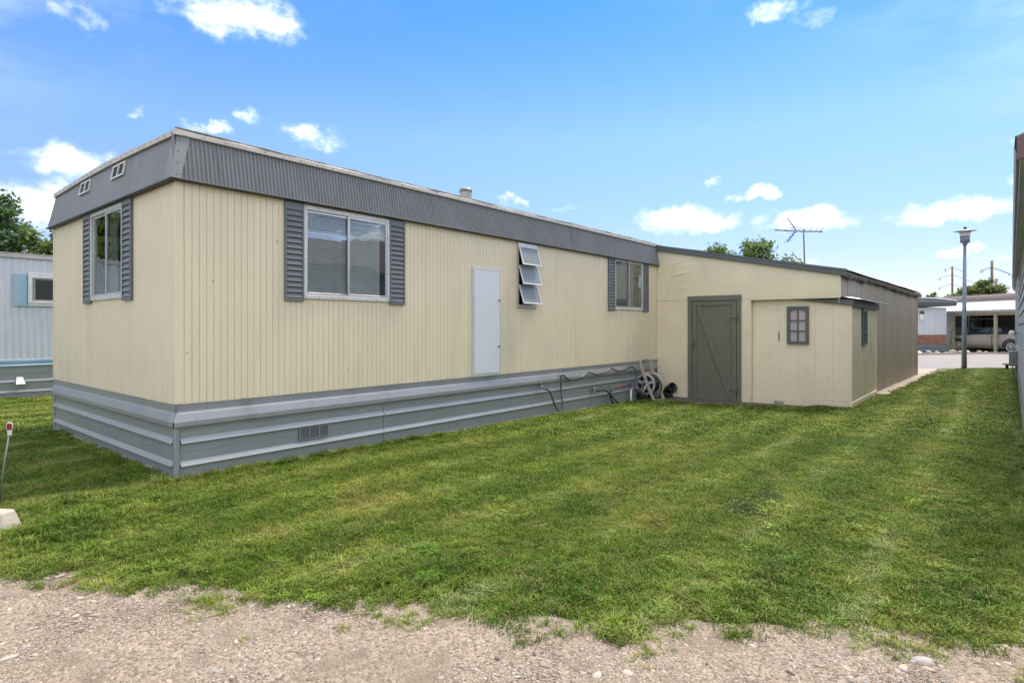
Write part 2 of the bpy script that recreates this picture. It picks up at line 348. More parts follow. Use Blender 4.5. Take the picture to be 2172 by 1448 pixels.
def leaf_mat(name, c1, c2, c3):
    m = bpy.data.materials.new(name); m.use_nodes = True; nt = m.node_tree; b = nt.nodes['Principled BSDF']; o = nt.nodes['Material Output']
    g = ND(nt, 'ShaderNodeNewGeometry'); n = NOISE(nt, g.outputs['Position'], 0.9, 4, 0.6)
    wn = ND(nt, 'ShaderNodeTexWhiteNoise'); LK(nt, VMATH(nt, 'SNAP', g.outputs['Position'], (0.12, 0.12, 0.12)).outputs[0], wn.inputs['Vector'])
    f = MATH(nt, 'ADD', MATH(nt, 'MULTIPLY', n, 0.75), MATH(nt, 'MULTIPLY', wn.outputs['Value'], 0.3))
    c = RAMP(nt, f, [(0.25, c1), (0.55, c2), (0.85, c3)])
    LK(nt, c, b.inputs['Base Color']); b.inputs['Roughness'].default_value = 0.55; b.inputs['Specular IOR Level'].default_value = 0.3
    t = ND(nt, 'ShaderNodeBsdfTranslucent'); LK(nt, MIX(nt, 1.0, c, (1.1, 1.25, 0.6), 'MULTIPLY'), t.inputs[0])
    mx = ND(nt, 'ShaderNodeMixShader'); mx.inputs[0].default_value = 0.3; LK(nt, b.outputs[0], mx.inputs[1]); LK(nt, t.outputs[0], mx.inputs[2]); LK(nt, mx.outputs[0], o.inputs[0])
    M[name] = m; return m
leaf_mat('leaf_dark', (0.06, 0.115, 0.055), (0.10, 0.175, 0.08), (0.17, 0.24, 0.12))
leaf_mat('leaf_mid', (0.09, 0.15, 0.055), (0.16, 0.225, 0.08), (0.25, 0.29, 0.12))
leaf_mat('leaf_olive', (0.11, 0.145, 0.06), (0.19, 0.22, 0.09), (0.29, 0.30, 0.14))

def grass_color(nt):
    """living turf colour by place: broad and small patches, straw streaks left along the mower's runs"""
    g = ND(nt, 'ShaderNodeNewGeometry'); pos = g.outputs['Position']; sp = ND(nt, 'ShaderNodeSeparateXYZ'); LK(nt, pos, sp.inputs[0])
    flat = ND(nt, 'ShaderNodeCombineXYZ'); LK(nt, sp.outputs[0], flat.inputs[0]); LK(nt, sp.outputs[1], flat.inputs[1]); fl = flat.outputs[0]
    big = NOISE(nt, fl, 0.55, 4, 0.6); med = NOISE(nt, fl, 2.1, 5, 0.62); small = NOISE(nt, fl, 9.0, 4, 0.6)
    f = MATH(nt, 'ADD', MATH(nt, 'MULTIPLY', big, 0.45), MATH(nt, 'ADD', MATH(nt, 'MULTIPLY', med, 0.45), MATH(nt, 'MULTIPLY', small, 0.25)))
    c = RAMP(nt, f, [(0.38, (0.032, 0.100, 0.006)), (0.48, (0.078, 0.158, 0.012)), (0.60, (0.150, 0.218, 0.025)), (0.73, (0.28, 0.27, 0.065))])
    # mower runs go along the lawn (towards the street): alternate lay of the blades and pale clippings
    wv = MATH(nt, 'ADD', sp.outputs[0], MATH(nt, 'MULTIPLY', MATH(nt, 'SUBTRACT', NOISE(nt, fl, 0.22, 2, 0.5), 0.5), 0.7))
    stripe = MATH(nt, 'SINE', MATH(nt, 'MULTIPLY', wv, 2 * math.pi / 0.78))
    st = MATH(nt, 'MULTIPLY', MATH(nt, 'ADD', stripe, 1.0), 0.5)
    lay_ = MIX(nt, SMOOTH(nt, NOISE(nt, VMATH(nt, 'MULTIPLY', fl, (1.3, 0.25, 1)).outputs[0], 1.0, 3, 0.6), 0.28, 0.56), (0.93, 0.96, 0.9), RAMP(nt, st, [(0.15, (0.74, 0.82, 0.72)), (0.85, (1.22, 1.15, 1.3))]))
    c = MIX(nt, 1.0, c, lay_, 'MULTIPLY')
    thin = SMOOTH(nt, stripe, 0.55, 1.0); brk = SMOOTH(nt, NOISE(nt, VMATH(nt, 'MULTIPLY', fl, (2.5, 0.8, 1)).outputs[0], 1.0, 6, 0.68), 0.44, 0.66)
    c = MIX(nt, MATH(nt, 'MULTIPLY', MATH(nt, 'MULTIPLY', thin, brk), 0.60), c, (0.36, 0.41, 0.18))
    dry = SMOOTH(nt, NOISE(nt, fl, 1.25, 6, 0.7), 0.60, 0.74)
    c = MIX(nt, MATH(nt, 'MULTIPLY', dry, 0.65), c, (0.40, 0.33, 0.13))
    clo = SMOOTH(nt, NOISE(nt, VMATH(nt, 'ADD', fl, (31, 7, 0)).outputs[0], 1.7, 5, 0.65), 0.58, 0.68)
    c = MIX(nt, MATH(nt, 'MULTIPLY', clo, 0.6), c, (0.085, 0.19, 0.022))
    return c, pos
def grass_mat(name, blade):
    m = bpy.data.materials.new(name); m.use_nodes = True; nt = m.node_tree; b = nt.nodes['Principled BSDF']; o = nt.nodes['Material Output']
    c, pos = grass_color(nt)
    if blade:
        oi = ND(nt, 'ShaderNodeObjectInfo'); r = oi.outputs['Random']
        c = MIX(nt, 1.0, c, RAMP(nt, r, [(0, 0.55), (1, 1.45)]), 'MULTIPLY')
        at = ND(nt, 'ShaderNodeAttribute'); at.attribute_name = 'dry'
        c = MIX(nt, MATH(nt, 'MULTIPLY', at.outputs['Fac'], 0.75), c, (0.36, 0.29, 0.12))
        LK(nt, c, b.inputs['Base Color']); b.inputs['Roughness'].default_value = 0.6; b.inputs['Specular IOR Level'].default_value = 0.18
        t = ND(nt, 'ShaderNodeBsdfTranslucent'); LK(nt, MIX(nt, 1.0, c, (1.0, 1.15, 0.6), 'MULTIPLY'), t.inputs[0])
        mx = ND(nt, 'ShaderNodeMixShader'); mx.inputs[0].default_value = 0.2; LK(nt, b.outputs[0], mx.inputs[1]); LK(nt, t.outputs[0], mx.inputs[2]); LK(nt, mx.outputs[0], o.inputs[0])
    else:
        soil = NOISE(nt, pos, 30, 5, 0.6)
        c = MIX(nt, 0.5, c, RAMP(nt, soil, [(0.3, (0.05, 0.045, 0.025)), (0.7, (0.12, 0.10, 0.055))]))
        LK(nt, c, b.inputs['Base Color']); b.inputs['Roughness'].default_value = 0.95
        bp = ND(nt, 'ShaderNodeBump'); bp.inputs['Strength'].default_value = 0.8; bp.inputs['Distance'].default_value = 0.02; LK(nt, NOISE(nt, pos, 45, 5, 0.7), bp.inputs['Height']); LK(nt, bp.outputs[0], b.inputs['Normal'])
    M[name] = m; return m
grass_mat('grass_blade', True); grass_mat('lawn_soil', False)
def gravel_mat():
    m = bpy.data.materials.new('gravel'); m.use_nodes = True; nt = m.node_tree; b = nt.nodes['Principled BSDF']
    g = ND(nt, 'ShaderNodeNewGeometry'); pos = g.outputs['Position']
    v = ND(nt, 'ShaderNodeTexVoronoi'); v.inputs['Scale'].default_value = 75; LK(nt, pos, v.inputs['Vector'])
    v2 = ND(nt, 'ShaderNodeTexVoronoi'); v2.inputs['Scale'].default_value = 150; LK(nt, pos, v2.inputs['Vector'])
    sc = ND(nt, 'ShaderNodeSeparateColor'); LK(nt, v.outputs['Color'], sc.inputs[0])
    stone = RAMP(nt, sc.outputs[0], [(0.0, (0.12, 0.10, 0.085)), (0.3, (0.25, 0.20, 0.155)), (0.6, (0.34, 0.275, 0.215)), (0.85, (0.42, 0.33, 0.245)), (1, (0.48, 0.43, 0.38))])
    dirt = RAMP(nt, NOISE(nt, pos, 6, 6, 0.65), [(0.3, (0.175, 0.140, 0.105)), (0.7, (0.285, 0.235, 0.182))])
    f = SMOOTH(nt, NOISE(nt, pos, 3.5, 5, 0.6), 0.32, 0.52)
    c = MIX(nt, MATH(nt, 'MULTIPLY', f, 0.75), dirt, stone)
    c = MIX(nt, MATH(nt, 'MULTIPLY', SMOOTH(nt, NOISE(nt, pos, 1.1, 4, 0.6), 0.5, 0.75), 0.35), c, (0.25, 0.20, 0.15))
    LK(nt, c, b.inputs['Base Color']); b.inputs['Roughness'].default_value = 0.92; b.inputs['Specular IOR Level'].default_value = 0.25
    h = MATH(nt, 'ADD', MATH(nt, 'MULTIPLY', v.outputs['Distance'], -0.8), MATH(nt, 'ADD', MATH(nt, 'MULTIPLY', v2.outputs['Distance'], -0.4), MATH(nt, 'MULTIPLY', NOISE(nt, pos, 25, 5, 0.65), 0.9)))
    bp = ND(nt, 'ShaderNodeBump'); bp.inputs['Strength'].default_value = 0.9; bp.inputs['Distance'].default_value = 0.012; LK(nt, h, bp.inputs['Height']); LK(nt, bp.outputs[0], b.inputs['Normal'])
    M['gravel'] = m
    m = bpy.data.materials.new('pebble'); m.use_nodes = True; nt = m.node_tree; b = nt.nodes['Principled BSDF']
    oi = ND(nt, 'ShaderNodeObjectInfo'); g = ND(nt, 'ShaderNodeNewGeometry')
    c = RAMP(nt, oi.outputs['Random'], [(0.0, (0.10, 0.085, 0.075)), (0.2, (0.24, 0.195, 0.155)), (0.45, (0.32, 0.262, 0.200)), (0.65, (0.41, 0.33, 0.245)), (0.8, (0.27, 0.265, 0.26)), (0.93, (0.50, 0.44, 0.38)), (1, (0.38, 0.24, 0.17))])
    c = MIX(nt, 0.5, c, MIX(nt, 1.0, c, RAMP(nt, NOISE(nt, g.outputs['Position'], 40, 4, 0.6), [(0.3, 0.7), (0.7, 1.25)]), 'MULTIPLY'))
    LK(nt, c, b.inputs['Base Color']); b.inputs['Roughness'].default_value = 0.85; b.inputs['Specular IOR Level'].default_value = 0.3
    M['pebble'] = m
gravel_mat()

# ------------------------------------------------------------------ ground
def cl(x, a=0.0, b=1.0): return max(a, min(b, x))
def sst(x): x = cl(x); return x * x * (3 - 2 * x)
def G(x, y):
    D = x * FW.x + y * FW.y
    return -0.14 * cl((y - 2.2) / 10.1) * cl((1.55 - x) / 7.5) + 0.15 * sst((D - 20.5) / 8.5)
def sd2(s, D): return (RT.x * s + FW.x * D, RT.y * s + FW.y * D)
def toSD(x, y): return (x * RT.x + y * RT.y, x * FW.x + y * FW.y)
EDGE = [(-14, 4.6), (-6, 3.75), (-2.96, 3.38), (-2.61, 3.35), (-2.17, 3.22), (-1.93, 3.16), (-1.54, 3.16), (-1.29, 3.04), (-1.07, 2.96), (-0.96, 3.07), (-0.69, 3.01), (-0.44, 2.94), (-0.25, 2.95),
        (0.03, 2.83), (0.37, 2.82), (0.53, 2.72), (0.72, 2.83), (1.05, 2.76), (1.5, 2.80), (1.64, 2.78), (1.76, 2.69), (1.95, 2.65), (2.23, 2.55), (4, 2.1), (12, 0.5)]
ES = np.array([e[0] for e in EDGE]); ED = np.array([e[1] for e in EDGE])
def edgeD(s): return float(np.interp(s, ES, ED)) - 0.07 + 0.05 * mnoise.noise((s * 3.1, 0.3, 0)) + 0.035 * mnoise.noise((s * 9.0, 4.3, 0))

def axis_coords(lo, hi, dlo, dhi, step, n):
    a = list(np.arange(dlo, dhi + 1e-6, step)); t = np.linspace(0, 1, n + 1)[1:]
    return [dlo - (dlo - lo) * (q ** 3) for q in t[::-1]] + a + [dhi + (hi - dhi) * (q ** 3) for q in t]
xs = axis_coords(-1200, 1200, -20, 8, 0.5, 14); ys = axis_coords(-1200, 1500, -8, 50, 0.5, 14)
vs_ = [(x, y, G(x, y)) for y in ys for x in xs]; nx = len(xs)
mb = MB(); mb.add(vs_, [(j * nx + i, j * nx + i + 1, (j + 1) * nx + i + 1, (j + 1) * nx + i) for j in range(len(ys) - 1) for i in range(nx - 1)], True)
mb.build('ground', 'lawn_soil', kind='structure')
# gravel drive where the camera stands
mb = MB(); NS, NDp = 260, 26
def gv(a, b):
    s = -13 + 24 * a; d0 = -7.0; d1 = edgeD(s) + 0.14; D = d0 + (d1 - d0) * (1 - (1 - b) ** 1.6)
    x, y = sd2(s, D); return (x, y, G(x, y) + 0.006 + 0.010 * (0.5 + 0.5 * mnoise.noise((x * 1.7, y * 1.7, 0))) + 0.006 * (0.5 + 0.5 * mnoise.noise((x * 6, y * 6, 3))))
mb.grid(gv, NS, NDp); mb.build('gravel_drive', 'gravel', kind='structure')
# street
def drape(name, material, f, nu, nv, dz): 
    mb = MB(); mb.grid(lambda a, b: (lambda q: (q[0], q[1], G(*q) + dz))(f(a, b)), nu, nv); return mb.build(name, material, kind='structure')
drape('road', 'asphalt', lambda a, b: sd2(-12 + 70 * a, 20.75 + (28.55 - 20.75) * b), 90, 16, 0.016)
mb = MB()
for i in range(60):
    s0 = -10 + i * 1.0; x0, y0 = sd2(s0, 28.52); x1, y1 = sd2(s0 + 0.99, 28.52); x2, y2 = sd2(s0 + 0.99, 28.72); x3, y3 = sd2(s0, 28.72); z = G(x0, y0)
    mb.hexa([(x0, y0, z - .1), (x1, y1, z - .1), (x2, y2, z - .1), (x3, y3, z - .1), (x0, y0, z + .1), (x1, y1, z + .1), (x2, y2, z + .1), (x3, y3, z + .1)])
mb.build('kerb', 'path_concrete', kind='structure')
# concrete strip along the shed's street side and the apron at its end
def sideX(y): return -2.29 + (y - 12.33) * (0.319 / 9.926)
def pathf(a, b):
    y = 15.15 + 7.2 * b; return (sideX(y) - 0.1 + 0.40 * a + 0.02 * math.sin(y * 3), y)
drape('concrete_path', 'path_concrete', pathf, 3, 30, 0.02)
drape('concrete_apron', 'path_concrete', lambda a, b: (-4.6 + (2.95 + 0.13 * b) * a + 0.3 * b * a, 22.36 + 3.6 * b - (1.0 - a) * 2.2 * b), 12, 12, 0.024)
# brown slab in front of the shed door
mb = MB()
mb.prism([(-5.72, 11.52), (-4.6, 11.42), (-2.95, 11.86), (-2.75, 12.06), (-2.75, 12.36), (-5.9, 12.36)], 'z', -0.30, -0.092)
sl = mb.build('door_slab', 'brown_slab', bevel=0.012, kind='structure')

def gn_scatter(name, pts, rots, scls, idx, sources, label, cat, kind='stuff'):
    me = bpy.data.meshes.new(name); n = len(pts); me.vertices.add(n); me.vertices.foreach_set('co', np.asarray(pts, np.float32).ravel())
    a = me.attributes.new('rot', 'FLOAT_VECTOR', 'POINT'); a.data.foreach_set('vector', np.asarray(rots, np.float32).ravel())
    a = me.attributes.new('scl', 'FLOAT_VECTOR', 'POINT'); a.data.foreach_set('vector', np.asarray(scls, np.float32).ravel())
    a = me.attributes.new('vi', 'INT', 'POINT'); a.data.foreach_set('value', np.asarray(idx, np.int32).ravel())
    o = bpy.data.objects.new(name, me); COL.objects.link(o); tag(o, label, cat, kind=kind)
    c = bpy.data.collections.new(name + '_source')
    for i, m in enumerate(sources):
        c.objects.link(bpy.data.objects.new('%s_%02d' % (name, i), m))
    ng = bpy.data.node_groups.new(name + '_nodes', 'GeometryNodeTree')
    ng.interface.new_socket('Geometry', in_out='INPUT', socket_type='NodeSocketGeometry'); ng.interface.new_socket('Geometry', in_out='OUTPUT', socket_type='NodeSocketGeometry')
    gi = ng.nodes.new('NodeGroupInput'); go = ng.nodes.new('NodeGroupOutput'); ip = ng.nodes.new('GeometryNodeInstanceOnPoints'); ci = ng.nodes.new('GeometryNodeCollectionInfo')
    ci.inputs['Collection'].default_value = c; ci.inputs['Separate Children'].default_value = True; ci.inputs['Reset Children'].default_value = True
    def attr(nm, dt):
        q = ng.nodes.new('GeometryNodeInputNamedAttribute'); q.data_type = dt; q.inputs['Name'].default_value = nm; return q.outputs['Attribute']
    ip.inputs['Pick Instance'].default_value = True
    ng.links.new(gi.outputs[0], ip.inputs['Points']); ng.links.new(ci.outputs[0], ip.inputs['Instance']); ng.links.new(attr('vi', 'INT'), ip.inputs['Instance Index'])
    ng.links.new(attr('rot', 'FLOAT_VECTOR'), ip.inputs['Rotation']); ng.links.new(attr('scl', 'FLOAT_VECTOR'), ip.inputs['Scale']); ng.links.new(ip.outputs[0], go.inputs[0])
    md = o.modifiers.new('scatter', 'NODES'); md.node_group = ng
    return o
def tuft(n, rad, h0, h1, w, lean, dryp, seed):
    r = random.Random(seed); vs = []; fs = []; dr = []
    for _ in range(n):
        a = r.uniform(0, 6.283); q = rad * math.sqrt(r.random()); bx, by = q * math.cos(a), q * math.sin(a)
        t = r.uniform(0, 6.283); h = r.uniform(h0, h1); ln = lean * h * r.uniform(0.3, 1.3); ww = w * r.uniform(0.7, 1.3) / 2
        dx, dy = math.cos(t), math.sin(t); px, py = -dy * ww, dx * ww; tw = r.uniform(-0.5, 0.5)
        b = len(vs); m1 = 0.5
        vs += [(bx - px, by - py, -0.005), (bx + px, by + py, -0.005),
               (bx + dx * ln * 0.3 + px, by + dy * ln * 0.3 + py, h * 0.62), (bx + dx * ln * 0.3 - px, by + dy * ln * 0.3 - py, h * 0.62),
               (bx + dx * ln, by + dy * ln, h * (1.0 - 0.25 * min(1, lean)))]
        fs += [(b, b + 1, b + 2, b + 3), (b + 3, b + 2, b + 4)]
        d = 1.0 if r.random() < dryp else 0.0
        dr += [d, d]
    me = bpy.data.meshes.new('tuft'); me.from_pydata(vs, [], fs); at = me.attributes.new('dry', 'FLOAT', 'FACE'); at.data.foreach_set('value', dr)
    me.materials.append(M['grass_blade']); return me
def clover(seed):
    r = random.Random(seed); vs = []; fs = []
    for _ in range(16):
        a = r.uniform(0, 6.283); q = 0.05 * math.sqrt(r.random()); bx, by, h = q * math.cos(a), q * math.sin(a), r.uniform(0.025, 0.045)
        for k in range(3):
            t = a + k * 2.094; dx, dy = math.cos(t), math.sin(t); L = r.uniform(0.008, 0.012); b = len(vs)
            vs += [(bx, by, h), (bx + dx * L - dy * L * .5, by + dy * L + dx * L * .5, h + r.uniform(-.003, .004)), (bx + dx * L * 1.35, by + dy * L * 1.35, h + .001), (bx + dx * L + dy * L * .5, by + dy * L - dx * L * .5, h + r.uniform(-.003, .004))]
            fs.append((b, b + 1, b + 2, b + 3))
    me = bpy.data.meshes.new('clover'); me.from_pydata(vs, [], fs); at = me.attributes.new('dry', 'FLOAT', 'FACE'); at.data.foreach_set('value', [0.0] * len(fs)); me.materials.append(M['grass_blade']); return me
SRC = [tuft(40, .055, .020, .038, .0030, .75, .10, i) for i in range(5)] + [tuft(36, .05, .020, .036, .0030, .8, .38, 10 + i) for i in range(2)] + \
      [tuft(26, .045, .05, .095, .0042, .9, .12, 20 + i) for i in range(4)] + [clover(40), clover(41)] + [tuft(40, .09, .024, .044, .0075, .8, .16, 50 + i) for i in range(4)]
MOWN, DRY, LONG, CLOV, FAR = (0, 5), (5, 7), (7, 11), (11, 13), (13, 17)
HX0, HX1, HY0, HY1 = -10.22, -5.953, 2.206, 21.6
def near_wall(x, y):
    """distance to the nearest thing the mower cannot reach"""
    d = 9.0
    def rect(x0, x1, y0, y1):
        dx = max(x0 - x, 0, x - x1); dy = max(y0 - y, 0, y - y1); return math.hypot(dx, dy)
    d = min(d, rect(HX0, HX1 + .03, HY0 - .03, HY1), rect(-5.95, -2.10, 12.33, 15.2), rect(-5.95, -1.95, 15.2, 22.3), rect(-5.42, -5.30, .5, 1.3))
    d = min(d, max(0.0, (0.15 + 0.0128 * y) - x) if y > 5.5 else 9)
    return d
def is_lawn(x, y, s, D):
    if D > 20.74 or D < edgeD(s): return False
    if HX0 < x < HX1 + 0.02 and HY0 - .02 < y < HY1: return False
    if -5.95 < x < -2.08 and 12.37 < y < 15.25: return False
    if x < sideX(y) + 0.30 and y > 15.2 and x > -6: return False
    if -5.72 < x < -2.75 and 11.42 + (0.10 * (-4.6 - x) / 1.12 if x < -4.6 else max(0, (x + 4.6)) * 0.267) < y < 12.4: return False
    if y > 5.5 and x > 0.15 + 0.0128 * y: return False
    if y > 22.3 and x < -1.95 + 0.085 * (y - 22.3): return False
    if x < -15.2 or (x < -10.2 and y > 14): return False
    return True
P_, R_, S_, I_ = [], [], [], []
def put(x, y, kind, sc, hz=1.0):
    P_.append((x, y, G(x, y) + 0.002)); R_.append((rng.uniform(-.12, .12), rng.uniform(-.12, .12), rng.uniform(0, 6.283)))
    S_.append((sc, sc, sc * hz)); I_.append(random.randrange(*kind))
def scatter_band(D0, D1, dens, fun):
    smin, smax = -1.15 * D1 - 0.8, 1.05 * D1 + 0.8
    n = int((D1 - D0) * (smax - smin) * dens)
    ss = rng.uniform(smin, smax, n); dd = rng.uniform(D0, D1, n)
    for s, D in zip(ss, dd):
        if abs(s) > 1.02 * D + 0.9: continue
        x, y = sd2(s, D)
        if is_lawn(x, y, s, D): fun(x, y, s, D)
def near_fun(x, y, s, D):
    e = D - edgeD(s); w = near_wall(x, y); nz = mnoise.noise((x * 1.3, y * 1.3, 0)); n2 = mnoise.noise((x * 4, y * 4, 5))
    if e < 0.34 and random.random() > 0.10 + 2.3 * max(0, e) + 0.65 * (n2 > 0.05): return
    if e < 0.9 and random.random() < 0.40 - 0.35 * e + 0.3 * nz: put(x, y, LONG, rng.uniform(.55, 1.0), rng.uniform(.6, 1.0)); return
    if w < 0.13 or (y < 2.2 and w < .7 and random.random() < .55 - .6 * w): put(x, y, LONG, rng.uniform(.6, 1.1), rng.uniform(.6, 1.15)); return
    if nz > 0.22 and random.random() < 0.05: put(x, y, CLOV, rng.uniform(.8, 1.3)); return
    hz = 1.0 + .55 * mnoise.noise((x * 2.3, y * 2.3, 8)) + .3 * n2
    if random.random() < .05: put(x, y, LONG, rng.uniform(.45, .7), rng.uniform(.6, .9)); return
    put(x, y, DRY if (n2 < -0.25 or random.random() < .15) else MOWN, rng.uniform(.8, 1.25), hz * rng.uniform(.7, 1.25))
def mid_fun(x, y, s, D):
    w = near_wall(x, y); n2 = mnoise.noise((x * 4, y * 4, 5))
    if w < 0.12: put(x, y, LONG, rng.uniform(.7, 1.2), rng.uniform(.6, 1.1)); return
    put(x, y, DRY if n2 < -0.3 else MOWN, rng.uniform(1.05, 1.5), rng.uniform(.7, 1.0))
def far_fun(x, y, s, D): put(x, y, FAR, rng.uniform(1.1, 1.6), rng.uniform(.6, .9))
scatter_band(2.3, 5.0, 950, near_fun); scatter_band(5.0, 8.0, 520, mid_fun); scatter_band(8.0, 12.5, 230, far_fun); scatter_band(12.5, 20.8, 110, far_fun)
# stray tufts creeping into the gravel
for _ in range(1000):
    s = rng.uniform(-4.2, 3.6); e = abs(rng.normal(0, 0.09)); D = edgeD(s) - e
    if mnoise.noise((s * 2.2, D * 4, 9)) < 0.05: continue
    x, y = sd2(s, D); put(x, y, LONG if random.random() < .6 else DRY, rng.uniform(.4, .8), rng.uniform(.4, .9))
for (s, D) in [(1.0, 2.62), (1.06, 2.60), (.98, 2.55), (1.35, 2.63), (1.42, 2.6), (.62, 2.52), (2.05, 2.45), (2.1, 2.43), (-1.75, 3.0), (-1.4, 2.98), (.9, 2.45), (1.62, 2.52), (.75, 2.6)]:
    for k in range(5):
        x, y = sd2(s + rng.normal(0, .03), D + rng.normal(0, .02)); put(x, y, MOWN, rng.uniform(.4, .7), rng.uniform(.5, .9))
gn_scatter('grass', P_, R_, S_, I_, SRC, 'mown green grass of the side yard lawn', 'grass')

def pebble(seed, flat):
    r = random.Random(seed); bm = bmesh.new(); bmesh.ops.create_icosphere(bm, subdivisions=2 if flat else 1, radius=1.0)
    off = Vector((r.uniform(0, 50), r.uniform(0, 50), r.uniform(0, 50)))
    sx, sy, sz = r.uniform(.75, 1.25), r.uniform(.7, 1.0), r.uniform(.4, .65)
    for v in bm.verts:
        k = 1 + 0.35 * mnoise.noise(v.co * 1.3 + off); v.co = Vector((v.co.x * sx * k, v.co.y * sy * k, v.co.z * sz * k))
    me = bpy.data.meshes.new('pebble'); bm.to_mesh(me); bm.free()
    if flat: me.polygons.foreach_set('use_smooth', [True] * len(me.polygons))
    me.materials.append(M['pebble']); return me
PSRC = [pebble(i, i > 3) for i in range(9)]
P_, R_, S_, I_ = [], [], [], []
n = 115000
ss = rng.uniform(-4.0, 3.6, n); q = rng.uniform(0, 1, n); uu = rng.random((n, 6))
for i in range(n):
    s = ss[i]; d1 = edgeD(s) + 0.16; D = 1.75 + (d1 - 1.75) * q[i]
    if abs(s) > .98 * D + .35: continue
    x, y = sd2(s, D)
    if uu[i, 0] > 0.78 + 0.7 * mnoise.noise((x * 2.2, y * 2.2, 2)): continue
    r = 0.0022 + 0.0044 * uu[i, 1] ** 2; sink = .12
    if uu[i, 2] < 0.016: r = .007 + .007 * uu[i, 3]
    if uu[i, 2] < 0.0011: r = .016 + .020 * uu[i, 3]; sink = .42
    P_.append((x, y, G(x, y) + 0.014 - sink * r * uu[i, 4])); R_.append((.5 * uu[i, 3] - .25, .5 * uu[i, 5] - .25, 6.28 * uu[i, 4]))
    S_.append((r * (1 + .4 * uu[i, 5]), r, r * (.55 + .4 * uu[i, 3]))); I_.append(int(4 + 5 * uu[i, 5]) if r > .0068 else int(4 * uu[i, 5]))
gn_scatter('gravel_stones', P_, R_, S_, I_, PSRC, 'loose tan and grey gravel stones on the drive', 'gravel')

# ------------------------------------------------------------------ the mobile home
XW, Y0 = -5.953, 2.206
home = empty('mobile_home', (XW, Y0, 0), 'long cream mobile home with grey corrugated mansard roof edge and metal skirting', 'mobile home')
LONG_F = Fr(lambda s, o, z: (XW + o, s, z)); END_F = Fr(lambda s, o, z: (s, Y0 - o, z))
PITCH = 0.0677
gl0 = Y0 + 0.080; ge0 = XW - 0.085
def snapY(y, f): return gl0 + f((y - gl0) / PITCH) * PITCH
def snapX(x, f): return ge0 - f((ge0 - x) / PITCH) * PITCH
OPEN_L = [(snapY(3.50, math.floor), snapY(4.73, math.ceil), 1.80, 2.77), (snapY(7.36, math.floor), snapY(7.73, math.ceil), 1.80, 2.77), (snapY(10.36, math.floor), snapY(11.60, math.ceil), 1.83, 2.82)]
OPEN_E = [(snapX(-8.49, math.ceil), snapX(-7.33, math.floor), 1.80, 2.77)]
ZS0, ZS1 = 0.716, 2.93
def strip_mesh(fr, w):
    mb = MB(); h = w / 2
    prof = [(-h, -0.012), (-h, -0.004), (-h + .0022, 0), (h - .0022, 0), (h, -0.004), (h, -0.012)]
    base = Vector(fr.p(0, 0, 0)); v = []
    for z in (0, 1):
        for (s, o) in prof: v.append(Vector(fr.p(s, o, z)) - base)
    n = 6; mb.add(v, [(i, (i + 1) % n, n + (i + 1) % n, n + i) for i in range(n)] + [tuple(range(n)), tuple(range(n, 2 * n))])
    return mesh_of(mb, 'siding_strip', 'cream_siding')
def lay_strips(fr, start, count, sgn, opens):
    plain, joint = strip_mesh(fr, PITCH - 0.0028), strip_mesh(fr, PITCH - 0.0045)
    for i in range(count):
        c = start + sgn * (i + 0.5) * PITCH; segs = [(ZS0 + random.uniform(-.002, .002), ZS1)]
        for (a, b, z0, z1) in opens:
            if a < c < b: segs = [(ZS0, z0), (z1, ZS1)]
        for (z0, z1) in segs:
            piece('siding_strip', joint if i % 6 == 5 else plain, home, fr.p(c, random.uniform(-.0009, .0009), z0), (1, 1, z1 - z0))
NL = int((12.285 - gl0) / PITCH); NE = int((ge0 - (HX0 + 0.05)) / PITCH)
lay_strips(LONG_F, gl0, NL, 1, OPEN_L); lay_strips(END_F, ge0, NE, -1, OPEN_E)
def sheathing(fr, s0, s1, z0, z1, opens, o0=-0.05, o1=-0.0065):
    ss = sorted({s0, s1} | {q for a, b, _, _ in opens for q in (a, b)}); zz = sorted({z0, z1} | {q for _, _, a, b in opens for q in (a, b)})
    mb = MB()
    for i in range(len(ss) - 1):
        for j in range(len(zz) - 1):
            sm, zm = (ss[i] + ss[i + 1]) / 2, (zz[j] + zz[j + 1]) / 2
            if any(a < sm < b and c < zm < d for a, b, c, d in opens): continue
            fr.box(mb, ss[i], ss[i + 1], o0, o1, zz[j], zz[j + 1])
    return mb
m1 = sheathing(LONG_F, Y0 + .06, HY1, 0.70, 2.95, OPEN_L); m1.build('wall', 'cream_backing', home, fix=False)
m1 = sheathing(END_F, HX0 + .02, XW - .052, 0.70, 2.95, OPEN_E); m1.build('wall', 'cream_backing', home, fix=False)
mb = MB().box(HX0, HX0 + .04, Y0 + .06, HY1, -.3, 2.95).box(HX0, XW - .06, HY1, HY1 + .05, -.3, 2.95); mb.build('rear_wall', 'cream_siding', home)
mb = MB().box(HX0 + .05, XW - .06, Y0 + .06, HY1, 0.62, 0.70).box(HX0 + .05, XW - .06, 5.9, 5.98, .7, 2.94).box(HX0 + .05, XW - .06, 9.0, 9.08, .7, 2.94).box(-8.9, -8.82, Y0 + .06, 5.9, .7, 2.94); mb.build('floor', 'room_wall', home)
# corner posts
mb = MB(); mb.box(XW - .078, XW + .006, Y0 - .004, Y0 + .07, 0.718, 2.9); mb.build('corner_trim', 'cream_siding', home, bevel=.004)
mb = MB(); mb.box(HX0 - .004, HX0 + .05, Y0 - .008, Y0 + .06, 0.718, 2.9); mb.build('corner_trim', 'cream_siding', home, bevel=.004)
mb = MB(); mb.box(XW - .01, XW + .004, gl0 + NL * PITCH + .004, 12.30, 0.718, 2.9); mb.build('corner_trim', 'cream_siding', home, bevel=.003)

